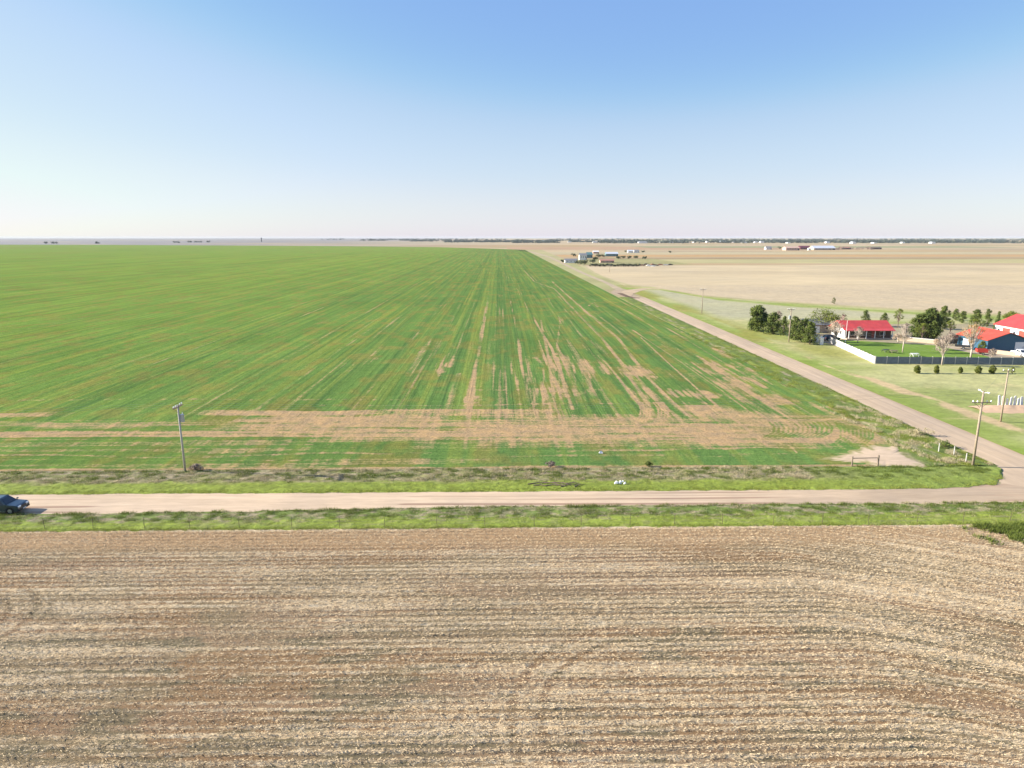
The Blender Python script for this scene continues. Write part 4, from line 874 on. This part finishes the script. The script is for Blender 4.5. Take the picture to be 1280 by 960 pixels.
def tree(label, u, v, h, w, style, name='tree', group='trees round the farmyard', dens=1.0, z=.1):
    t = thing(name, label, 'tree', (u, v, z), 0, group); cl = []; rs = []
    if style in ('pine', 'cone', 'juniper'):
        nc = int(46 * dens)
        for k in range(nc):
            q = (k + .5) / nc; zz = h * (.08 + .88 * q) if style != 'juniper' else h * (.10 + .84 * q)
            prof = {'pine': max(.15, math.sin(PI * min(1, q * .74 + .24)) ** .6), 'cone': 1.05 - q * .95, 'juniper': max(.1, math.sin(PI * (q * .82 + .16)) ** .8)}[style]
            a = random.uniform(0, 2 * PI); rr = w / 2 * prof * random.uniform(.35, 1.0) * .82
            cl.append((rr * math.cos(a), rr * math.sin(a), zz)); rs.append(w * (.20 if style != 'juniper' else .27) * random.uniform(.65, 1.2) * (.6 + .4 * prof))
        mat, bark, size, per = (M_pine if style != 'juniper' else M_jun), M_bark, max(.16, w * .055), int(75 * dens)
    elif style == 'spread':
        nc = 44
        for k in range(nc):
            a = random.uniform(0, 2 * PI); rr = (w / 2) * math.sqrt(random.random()) * .88; top = h * (.62 + .32 * math.sqrt(max(0, 1 - (rr / (w / 2)) ** 2)) - .0)
            cl.append((rr * math.cos(a), rr * math.sin(a), random.uniform(h * .38, top))); rs.append(w * .14 * random.uniform(.7, 1.3))
        mat, bark, size, per = M_leaf, M_bark, .32, 70
    else:
        nc = 34
        for k in range(nc):
            a = random.uniform(0, 2 * PI); ph = random.uniform(-.3, 1.5); rr = w / 2 * .82 * math.cos(max(ph, 0)) * random.uniform(.5, 1)
            cl.append((rr * math.cos(a), rr * math.sin(a), h * .58 + h * .34 * math.sin(ph))); rs.append(w * .13 * random.uniform(.7, 1.3))
        mat = {'bare_beige': M_beige, 'bare_rust': M_rust, 'bare': M_twig, 'light': M_leaf}[style]; bark = M_palebark if style != 'light' else M_bark; size = .20; per = {'bare': 16, 'light': 30}.get(style, 30)
    # trunk and limbs
    m = MB(); m.tube((0, 0, -.2), (0, 0, h * .4), max(.05, w * .035), max(.035, w * .026), 8); m.tube((0, 0, h * .4), (w * .01, 0, h * .85), max(.035, w * .026), .02, 6)
    m.build('trunk', bark, t, smooth=True)
    m = MB()
    for c in cl:
        if style in ('pine', 'cone', 'juniper'): b0 = (0, 0, min(c[2] * .92, h * .8))
        else:
            b0 = (0, 0, h * random.uniform(.22, .45))
        mid = (c[0] * .55, c[1] * .55, b0[2] + (c[2] - b0[2]) * .6); r0 = max(.02, w * .011)
        m.tube(b0, mid, r0, r0 * .6, 4, cap=False); m.tube(mid, c, r0 * .6, r0 * .25, 4, cap=False)
        if style.startswith('bare'):
            for j in range(5):
                e = (c[0] + random.gauss(0, w * .08), c[1] + random.gauss(0, w * .08), c[2] + random.gauss(w * .04, w * .06)); m.tube(mid, e, r0 * .5, r0 * .2, 3, cap=False)
    m.build('limbs', bark, t)
    vv_, ff = leaves(np.array(cl), np.array(rs), per, size); cr = raw_mesh('crown', vv_, ff, mat, t); nf = len(ff)
    tone = np.repeat(rng.random(len(cl)), per) * .55 + rng.random(nf) * .45; tones(cr, tone)
    return t
def ptree(label, x, yb, yt, wpx, style, **k):
    u, v = gp(x, yb); d = u * math.sin(HEAD) + v * math.cos(HEAD)
    return tree(label, u, v, hgt(u, v, yt), wpx * d / FPX * 1.02, style, **k)
G1 = 'pines of the windbreak row'
ptree('largest round pine at the left end of the windbreak', 946, 414, 383, 29, 'pine', name='pine_tree', group=G1, dens=1.5)
ptree('second pine of the windbreak counted from the left, lower and greener', 966, 418, 391, 24, 'pine', name='pine_tree', group=G1, dens=1.2)
ptree('narrow pine with pointed top, third from the left in the windbreak', 979, 420, 395, 15, 'cone', name='pine_tree', group=G1)
ptree('pine right behind the pole with the pale transformer', 992, 425, 396, 20, 'pine', name='pine_tree', group=G1, dens=1.2)
ptree('broad dark pine just right of the transformer pole', 1003, 428, 399, 22, 'pine', name='pine_tree', group=G1, dens=1.2)
ptree('last and nearest dark pine at the right end of the windbreak', 1012, 431, 402, 20, 'pine', name='pine_tree', group=G1, dens=1.2)
ptree('small leafless greyish tree poking up behind the windbreak pines', 972, 410, 388, 12, 'bare')
ptree('wide olive green spreading tree behind the parked dark blue car', 1029, 415, 388, 50, 'spread', name='broadleaf_tree')
ptree('bare tree with pale beige buds in front of the white house end', 1044, 431, 401, 28, 'bare_beige', name='bare_tree')
ptree('grey leafless tree standing against the left part of the spreading olive tree', 1052, 418, 392, 12, 'bare', name='bare_tree')
ptree('small dark pine behind the left half of the red house roof', 1081, 408, 388, 13, 'pine', name='pine_tree')
ptree('small round green tree behind the right half of the red house roof', 1104, 409, 391, 12, 'pine', name='pine_tree')
ptree('airy light green tree right of the red house roof', 1122, 410, 385, 14, 'light', name='broadleaf_tree', dens=.8)
ptree('slender half bare greenish tree growing on the lawn', 1128, 441, 402, 20, 'bare', name='bare_tree')
ptree('large dark pine, tallest of the clump in the middle of the yard', 1160, 424, 386, 30, 'pine', name='pine_tree', dens=1.6)
ptree('dark pine at the left of the clump in the middle of the yard', 1146, 424, 393, 22, 'pine', name='pine_tree', dens=1.2)
ptree('dark pine reaching highest at the right rear of the yard clump', 1178, 412, 382, 17, 'pine', name='pine_tree', dens=1.2)
ptree('yellow green bush in front of the yard pine clump', 1152, 427, 404, 20, 'light', name='broadleaf_tree')
ptree('young leafless greyish tree by the grey fence near the lawn end', 1177, 457, 418, 22, 'bare', name='bare_tree')
ptree('bare tree with rusty orange buds before the faded barn roof', 1213, 449, 404, 34, 'bare_rust', name='bare_tree')
ptree('yellowish budding tree above the faded barn roof', 1217, 424, 398, 22, 'light', name='broadleaf_tree')
G3 = 'leafless brush in the yard'
ptree('low tan leafless brush at the right end of the red house', 1122, 430, 418, 17, 'bare_beige', name='leafless_brush', group=G3)
ptree('low brownish leafless brush right of the yard pine clump', 1186, 432, 415, 18, 'bare', name='leafless_brush', group=G3)
ptree('pinkish leafless brush between the lawn and the red hay trailer', 1170, 438, 424, 14, 'bare_beige', name='leafless_brush', group=G3)
ptree('leafless brush by the grey fence before the low tan wall', 1239, 452, 436, 13, 'bare', name='leafless_brush', group=G3)
ptree('leafless tree half hiding the left part of the brown house front', 1072, 429, 408, 15, 'bare', name='bare_tree')
ptree('small dark evergreen hiding the near left corner of the blue barn', 1227, 441, 427, 11, 'pine', name='pine_tree')
ptree('rounded green tree between the yard pine clump and the evergreen row', 1187, 421, 399, 13, 'light', name='broadleaf_tree')
G2 = 'evergreens north of the barns'
ptree('leftmost narrow evergreen north of the barns', 1194, 401, 386, 9, 'pine', name='evergreen_tree', group=G2)
ptree('oval evergreen, second from the left north of the barns', 1203, 404, 389, 11, 'pine', name='evergreen_tree', group=G2)
ptree('broad evergreen, third from the left north of the barns', 1219, 407, 387, 16, 'pine', name='evergreen_tree', group=G2)
ptree('upright evergreen, fourth from the left north of the barns', 1233, 409, 386, 12, 'pine', name='evergreen_tree', group=G2)
ptree('pointed evergreen left of the white barn', 1246, 412, 389, 11, 'cone', name='evergreen_tree', group=G2)
ptree('low wide dark tree behind the white barn roof', 1264, 404, 390, 20, 'spread', name='broadleaf_tree', group=G2)
ptree('dark evergreen touching the left wall of the white barn', 1244, 418, 399, 10, 'pine', name='evergreen_tree', group=G2)
for i, (x, w_, t_, lb) in enumerate(((1146, 6, 457, 'leftmost round juniper shrub below the grey fence'), (1170, 5.2, 457, 'second juniper shrub from the left below the grey fence'), (1200, 4.4, 459, 'smallest juniper shrub, third from the left below the grey fence'), (1222, 6, 458, 'plump yellowish juniper shrub, fourth from the left below the grey fence'), (1240, 7, 457, 'fifth and broadest juniper shrub below the grey fence'), (1265, 5, 459, 'ragged half dead juniper shrub at the right end of the row'))):
    ptree(lb, x, 467.3, t_, w_ * 1.25, 'juniper', name='juniper_shrub', group='juniper shrubs below the grey fence', dens=1.1 if i < 5 else .3)
ptree('small dark bush standing alone in the tan fallow field', 1042, 380, 372, 6, 'pine', name='bush', group='bushes in the open', dens=.5)

# ------------------------------------------------------------------ litter and small bushes by the road
def bush(label, x, y, w_, h_, mat, group='bushes along the verge'):
    u, v = gp(x, y); t = thing('bush', label, 'bush', (u, v, .1), 0, group); cl = [(random.gauss(0, w_ * .22), random.gauss(0, w_ * .15), h_ * random.uniform(.25, .8)) for _ in range(9)]
    vv_, ff = leaves(np.array(cl), np.full(9, w_ * .24), 45, .16); o = raw_mesh('foliage', vv_, ff, mat, t); tones(o, rng.random(len(ff)))
    m = MB(); [m.tube((0, 0, -.05), c, .03, .01, 4, cap=False) for c in cl]; m.build('stems', M_bark, t); return t
bush('brownish leafless bush at the foot of the pole left of centre', 246, 588, 1.6, .8, M_twig)
bush('dark tumbleweed on the wheat field edge near the middle', 688, 585, 1.5, .8, M_twig)
bush('dark green bush at the wheat field edge right of the white litter', 810, 584, 1.2, .6, M_pine)
bush('dark bush in the weeds between corner pole and side road', 1180, 560, 1.8, 1.0, M_pine)
bush('straw coloured bush at the weedy bend left of the corner pole', 1150, 545, 2.4, 1.0, M_weed)
u, v = gp(777, 606)
m = MB()
for k in range(9):
    x, y, s_ = random.gauss(0, .55), random.gauss(0, .2), random.uniform(.08, .24); z_ = random.uniform(0, .12); a = random.uniform(-.15, .15)
    m.poly([(x - s_, y - s_ * .6, z_), (x + s_, y - s_ * .5, z_ + a), (x + s_ * .8, y + s_ * .6, z_ + .1), (x - s_ * .9, y + s_ * .5, z_ + .12), (x, y, z_ + .28)], [(0, 1, 4), (1, 2, 4), (2, 3, 4), (3, 0, 4), (0, 3, 2, 1)])
tag(m.build('plastic_sheeting', M_white, loc=(u, v, .16)), 'crumpled white plastic sheeting lying in the verge north of the dirt road', 'litter')
u, v = gp(751, 567); m = MB().poly([(-.3, -.2, 0), (.3, -.2, 0), (.25, .25, 0), (-.25, .2, 0), (-.1, 0, .3), (.15, .05, .26)], [(0, 3, 2, 1), (0, 1, 5, 4), (1, 2, 5), (2, 3, 4, 5), (3, 0, 4)])
tag(m.build('paper_bag', M_white, loc=(u, v, .1)), 'small white bag lying in the wheat right of centre', 'litter')
u0, v0 = gp(700, 608)
for k in range(9):
    du, dv = (k % 5) * 1.3 - 2.6 + random.uniform(-.3, .3), (k // 5) * .7 - .3; L_ = random.uniform(1.2, 2.6); a = random.uniform(-.5, .5)
    b = MB(); b.tube((-L_ / 2, 0, 0), (L_ * .1, .12, .1), .07, .06, 6); b.tube((L_ * .1, .12, .1), (L_ / 2, -.05, .05), .06, .03, 6); b.tube((0, .1, .08), (L_ * .2, .4, .22), .03, .01, 5)
    o = tag(b.build('fallen_branch', M_bark, loc=(u0 + du, v0 + dv, .22)), 'dead brown branch lying in the verge just north of the dirt road', 'branch', 'dead branches in the verge'); o.rotation_euler = (0, 0, a)

# ------------------------------------------------------------------ distant farmstead
FM = 'buildings of the distant farmstead'
M_teal = paint('teal_roof', (0.10, 0.20, 0.20), .5); M_rosewall = paint('rose_wall', (0.50, 0.33, 0.25), .8); M_rustroof = paint('rust_roof', (0.36, 0.17, 0.12), .7); M_paleroof = paint('pale_metal_roof', (0.62, 0.63, 0.64), .4, .2); M_darkred = paint('dark_red_roof', (0.12, 0.02, 0.03), .6)
def far_building(label, x, yb, wpx, dep, he, hr, wall, roof, axis='x', group=FM, name='farm_building', cat='building', nwin=3):
    u, v = gp(x, yb); w_ = wpx * v / FPX
    win = [('S', -w_ / 2 + (k + .7) * w_ / (nwin + .4), max(.9, w_ * .06), he * .4, he * .8, 0) for k in range(nwin)]
    return gable_building(name, label, cat, u - w_ / 2, u + w_ / 2, v, v + dep, he, hr, axis, wall, roof, over=.5, z=.03, windows=win, doors=(('S', w_ * .42, w_ * .08, 0, he * .7, M_dark),), group=group)
far_building('grey roofed long shed at the left end of the distant farmstead', 714, 328.5, 15, 9, 2.8, 4.6, M_white, M_greyroof)
far_building('white two storey house with dark roof in the distant farmstead', 729, 325, 9, 10, 6.2, 8.6, M_white, M_greyroof)
far_building('dark house behind the white two storey farmstead house', 737, 322.5, 7, 9, 5, 8, M_teal, M_teal)
far_building('long low rust roofed shed behind the farmstead hedge', 759, 328.5, 17, 10, 2.5, 4.0, M_rosewall, M_rustroof)
far_building('teal roofed barn in the middle of the distant farmstead', 765, 320.5, 15, 14, 4, 6.5, M_teal, M_paleroof)
far_building('small pinkish house behind the distant farmstead trees', 745, 317, 7, 10, 3.4, 5, M_rosewall, M_white)
far_building('white bungalow at the far right of the distant farmstead', 788, 316, 6, 10, 3.5, 5.2, M_white, M_paleroof)
far_building('white building right of the bungalow behind the farmstead', 796, 316, 6, 12, 4, 5.6, M_white, M_greyroof)
M_farleaf = leaf_mat('far_foliage', ((0.035, 0.055, 0.03), (0.09, 0.11, 0.045)), trans=.05)
def far_tree(label, x, yb, h, w_, mat=None, group='small trees of the distant farmstead', name='tree'):
    u, v = gp(x, yb); t = thing(name, label, 'tree', (u, v, .02), 0, group)
    cl = [(random.gauss(0, w_ * .24), random.gauss(0, w_ * .24), h * random.uniform(.35, .85)) for _ in range(12)]
    vv_, ff = leaves(np.array(cl), np.full(12, w_ * .25), 24, .9); o = raw_mesh('crown', vv_, ff, mat or M_farleaf, t); tones(o, rng.random(len(ff)))
    MB().tube((0, 0, -.1), (0, 0, h * .7), .25, .12, 6).build('trunk', M_bark, t); return t
far_tree('green tree in front of the farmstead buildings, left of the hedge', 730, 332, 6, 7); far_tree('dark bushy tree left of the white two storey farmstead house', 718, 321, 5, 8)
far_tree('dark tree left of the long grey shed', 703, 328.5, 4, 3)
for k, (x, y, h_) in enumerate(((741, 329, 5), (725, 331, 5), (748, 322, 5), (754, 321.5, 4))):
    far_tree(['green tree between the rust roofed shed and the white two storey house', 'low green tree right of the long grey shed', 'green tree below the pinkish farmstead house', 'green tree touching the left end of the teal barn'][k], x, y, h_, 8)
for k, (x, y) in enumerate(((744, 325), (773, 324), (779, 323.5), (786, 323.5), (795, 323.2), (806, 324), (783, 315.5), (804, 315.7), (837, 316.2))):
    far_tree(['small dark bush behind the rust roofed shed', 'bush just right of the rust roofed shed', 'bush beyond the hedge in line with its middle', 'dark bush behind the right half of the hedge', 'dark bush behind the right end of the hedge', 'lone bush right of the farmstead paddock', 'small tree left of the white bungalow', 'small tree right of the two white farmstead buildings', 'lone dark tree in the ochre field right of the farmstead'][k], x, y, 4, 6)
# hedge, one object: it reads as one clipped strip
hu0, hv0 = gp(738, 333.2); hu1, hv1 = gp(800, 333.0); nn = 70
cl = np.stack([np.linspace(hu0, hu1, nn) + rng.normal(0, .3, nn), np.linspace(hv0, hv1, nn) + rng.normal(0, .5, nn), rng.uniform(.8, 2.2, nn)], 1)
ht = thing('hedge', 'long low dark hedge along the front of the distant farmstead', 'hedge'); vv_, ff = leaves(cl, np.full(nn, 1.5), 34, .8); o = raw_mesh('foliage', vv_, ff, M_farleaf, ht); tones(o, rng.random(len(ff)) * .5)
m = MB(); [m.tube((c[0], c[1], 0), (c[0], c[1], 1.2), .08, .05, 4) for c in cl[::3]]; m.build('stems', M_bark, ht)
# scrap and vehicles right of the hedge
M_scrap = [paint('scrap_rust', (.30, .12, .07), .8), paint('scrap_white', (.6, .6, .58), .6), paint('scrap_dark', (.06, .055, .05), .7)]
def wreck(label, x, y, mat, L=4.5, rz=0):
    u, v = gp(x, y); t = thing('old_vehicle', label, 'vehicle', (u, v, .03), rz, 'old vehicles beside the distant farmstead')
    MB().prism([(-L / 2, .35), (L / 2, .35), (L / 2, .9), (L * .2, 1.0), (L * .08, 1.55), (-L * .25, 1.55), (-L * .38, 1.0), (-L / 2, .95)], -.9, .9).build('body', mat, t, bevel=.05)
    MB().prism([(L * .17, 1.03), (L * .075, 1.48), (-L * .24, 1.48), (-L * .34, 1.03)], -.91, .91).build('window', M_glass, t)
    for xx in (-L * .32, L * .32):
        for yy in (-.85, .85): MB().tube((xx, yy - .1, .33), (xx, yy + .1, .33), .33, .33, 12).build('wheel', M_tyre, t)
    return t
names = ['rusty', 'white', 'dark']
for k, (x, y) in enumerate(((803, 332.3), (808, 331.2), (812, 332.6), (816, 331.4), (820, 332.4), (826, 331.6), (832, 331.9), (838, 331.5), (815, 333.4))):
    q = (0, 2, 1, 0, 2, 0, 1, 2, 1)[k]
    wreck(f'{names[q]} old vehicle right of the far farmstead hedge, {["nearest to it","second from it","third from it","fourth from it","fifth from it","sixth from it","seventh from it","farthest from it","standing forward of the row"][k]}', x, y, M_scrap[q], 5 + (k % 3), rng.uniform(-.6, .6))
tag(MB().prism([(-5, 0), (5, 0), (4, .6), (-3.5, .8)], -1.5, 1.5).build('dirt_heap', paint('dirt_heap', (.16, .12, .09), .95), loc=(*gp(835, 331.2), .02)), 'low dark heap at the right end of the old vehicles', 'heap')

# ------------------------------------------------------------------ farm compound to the right, near the horizon
G4 = 'buildings of the compound near the horizon'
def fb(label, x, yb, wpx, dep, he, hr, wall, roof, **k): return far_building(label, x, yb, wpx, dep, he, hr, wall, roof, group=G4, **k)
fb('small white house left of the compound on the right horizon', 961, 312, 7, 12, 4.5, 7.5, M_white, M_greyroof)
fb('long rose coloured building at the left of the compound on the right horizon', 991, 313, 17, 22, 5.5, 8.5, M_rosewall, M_rosewall, nwin=5)
fb('dark red roofed barn in the middle of the horizon compound', 1007, 311.8, 13, 20, 4.5, 8.5, M_darkred, M_darkred)
fb('wide white roofed hall in the horizon compound', 1031, 312.5, 27, 30, 4.2, 9.5, M_tan, M_paleroof, nwin=6)
fb('tiny white shed before the dark red barn', 1012, 312.8, 3.0, 6, 4, 5, M_white, M_white, nwin=1)
fb('brown shed right of the white roofed hall', 1058, 311.6, 12, 14, 3.5, 6, M_brown, M_rustroof)
fb('last brown building at the right end of the horizon compound', 1095, 311.6, 14, 14, 3.2, 5.5, M_brown, M_brown)
for k, x in enumerate((975, 1042, 1048, 1053, 1066, 1072, 1078, 1084, 1089)):
    far_tree(['small tree between the white house and the rose building', 'brown tree touching the right end of the white hall', 'brown tree just right of the white hall', 'brown tree left of the brown shed', 'brown tree just right of the brown shed', 'second brown tree right of the brown shed', 'third brown tree right of the brown shed', 'fourth brown tree right of the brown shed', 'brown tree left of the last brown building'][k], x, 311.9 + .3 * (k % 3), 7, 11, M_twig if k else M_farleaf, 'trees of the compound near the horizon')
# far left
G5 = 'farm groves on the left horizon'
for x, y, wpx, lb in ((65, 304.6, 18, 'dark low grove farthest left on the horizon beyond the wheat'), (120, 304.4, 8, 'small grove, second from the left on the horizon'), (222, 303.6, 10, 'short grove left of the long left horizon grove'), (250, 303.0, 28, 'long dark grove on the left horizon beyond the wheat')):
    u, v = gp(x, y); w_ = wpx * v / FPX; nn = int(w_ / 7) + 3; cl = np.stack([rng.uniform(-w_ / 2, w_ / 2, nn), rng.uniform(-12, 12, nn), rng.uniform(2, 6, nn)], 1)
    t = thing('grove', lb, 'grove', (u, v, 0), 0, G5); vv_, ff = leaves(cl, np.full(nn, 6.0), 26, 3.2); o = raw_mesh('crown', vv_, ff, M_farleaf, t); tones(o, rng.random(len(ff)) * .4)
    m = MB(); [m.tube((c[0], c[1], 0), (c[0], c[1], 3), .4, .3, 5) for c in cl]; m.build('trunk', M_bark, t)
u, v = gp(327, 302.2); t = thing('water_tower', 'thin dark tower standing alone on the left horizon', 'tower', (u, v, 0))
MB().tube((0, 0, 0), (0, 0, 20), 3.2, 2.6, 12).build('shaft', M_dark, t); MB().tube((0, 0, 20.01), (0, 0, 24), 4.2, 3.6, 16).tube((0, 0, 24), (0, 0, 26), 3.6, .4, 16).build('tank', M_dark, t)

# ------------------------------------------------------------------ belt of trees and the town along the horizon
M_belt = leaf_mat('tree_belt', ((0.030, 0.045, 0.035), (0.075, 0.09, 0.05)), trans=.0)
rows = []
for (v0, n, ulo, uhi, dens) in ((3500, 900, .02, .95, 1), (4000, 800, -.08, .95, 1), (4700, 800, -.13, .95, 1), (5600, 700, -.2, .95, 1), (7000, 600, -.3, 1.0, 1)):
    u = rng.uniform(ulo, uhi, n * 2) * v0; keep = vnoise(u / (v0 * .03), u * 0, int(v0) % 97) > .28; u = u[keep][:n]
    vv2 = v0 + rng.normal(0, 90, len(u)) + 260 * (vnoise(u / 600, u * 0, 5) - .5); rows.append(np.stack([u, vv2, rng.uniform(1.5, 5.5, len(u)) * (1.1 if v0 < 6000 else 1.8)], 1))
cl = np.concatenate(rows); rad = rng.uniform(5, 11, len(cl)) * (1 + cl[:, 1] / 9000)
vv_, ff = leaves(cl, rad, 16, 7.0, flat=.5); vv_[:, 2] = np.maximum(vv_[:, 2], 0); o = raw_mesh('tree_belt', vv_, ff, M_belt); tones(o, rng.random(len(ff)) * .7); tag(o, 'long bluish belt of trees along the horizon behind the farms', 'woodland', kind='stuff')
tw = [(744, 303.4, 7), (760, 303.2, 3), (765, 303.0, 5), (803, 303.9, 12), (811, 303.2, 4), (826, 303.2, 3), (838, 303.8, 7), (850, 303.2, 3), (857, 303.0, 3), (868, 303.5, 4), (884, 303.1, 3), (903, 303.4, 8), (917, 303.1, 4), (930, 303.8, 6), (944, 303.4, 4), (952, 303.6, 5), (985, 304, 4), (1010, 303.6, 4), (1034, 303.8, 5), (1066, 304.6, 5), (1092, 304.2, 4), (1128, 304.0, 4), (1165, 304.3, 5), (680, 302.6, 4), (712, 302.9, 5)]
proto = None
for i, (x, y, wpx) in enumerate(tw):
    u, v = gp(x, y); w_ = wpx * v / FPX * .9
    big = {3: 'widest pale building in the tree belt, above the distant farmstead', 6: 'pale pinkish hall in the tree belt right of the widest one', 11: 'wide pale building in the tree belt above the left part of the tan field', 0: 'pale building at the left end of the belt of trees above the farmstead'}
    lb = big.get(i, 'small pale building half hidden in the belt of trees on the horizon')
    if proto is None:
        t = thing('town_building', lb, 'building', (u, v, .02), 0, 'pale town buildings in the tree belt'); MB().box(-.5, .5, -.5, .5, 0, .62).build('wall', M_white, t); MB().prism([(-.53, .625), (.53, .625), (.5, .7), (-.5, .7)], -.53, .53).prism([(-.5, .705), (.5, .705), (.3, .95), (-.3, .95)], -.45, .45).build('roof', M_paleroof, t); proto = t
        t.scale = (w_, 20, 8)
    else: dup(proto, (u, v, .02), 0, lb, scale=(w_, 20 + 5 * (i % 3), 5 + 1.5 * (i % 4)))

# ------------------------------------------------------------------ air
hz = MB().box(-14500, 14500, -3300, 14500, -1.5, 33.0).build('haze', None) if False else None
me = bpy.data.meshes.new('haze'); b = MB().box(-14600, 14600, -3400, 14600, -1.2, 33.5); me.from_pydata(b.v, [], b.f); hz = bpy.data.objects.new('haze', me); C.objects.link(hz); hz['kind'] = 'stuff'
hm = bpy.data.materials.new('haze_air'); hm.use_nodes = True; nt = hm.node_tree; nt.nodes.remove(nt.nodes['Principled BSDF']); pv = nt.nodes.new('ShaderNodeVolumePrincipled')
pv.inputs['Color'].default_value = (0.70, 0.77, 0.84, 1); pv.inputs['Density'].default_value = HAZE_D; pv.inputs['Anisotropy'].default_value = 0.0
nt.links.new(pv.outputs[0], nt.nodes['Material Output'].inputs['Volume']); me.materials.append(hm)
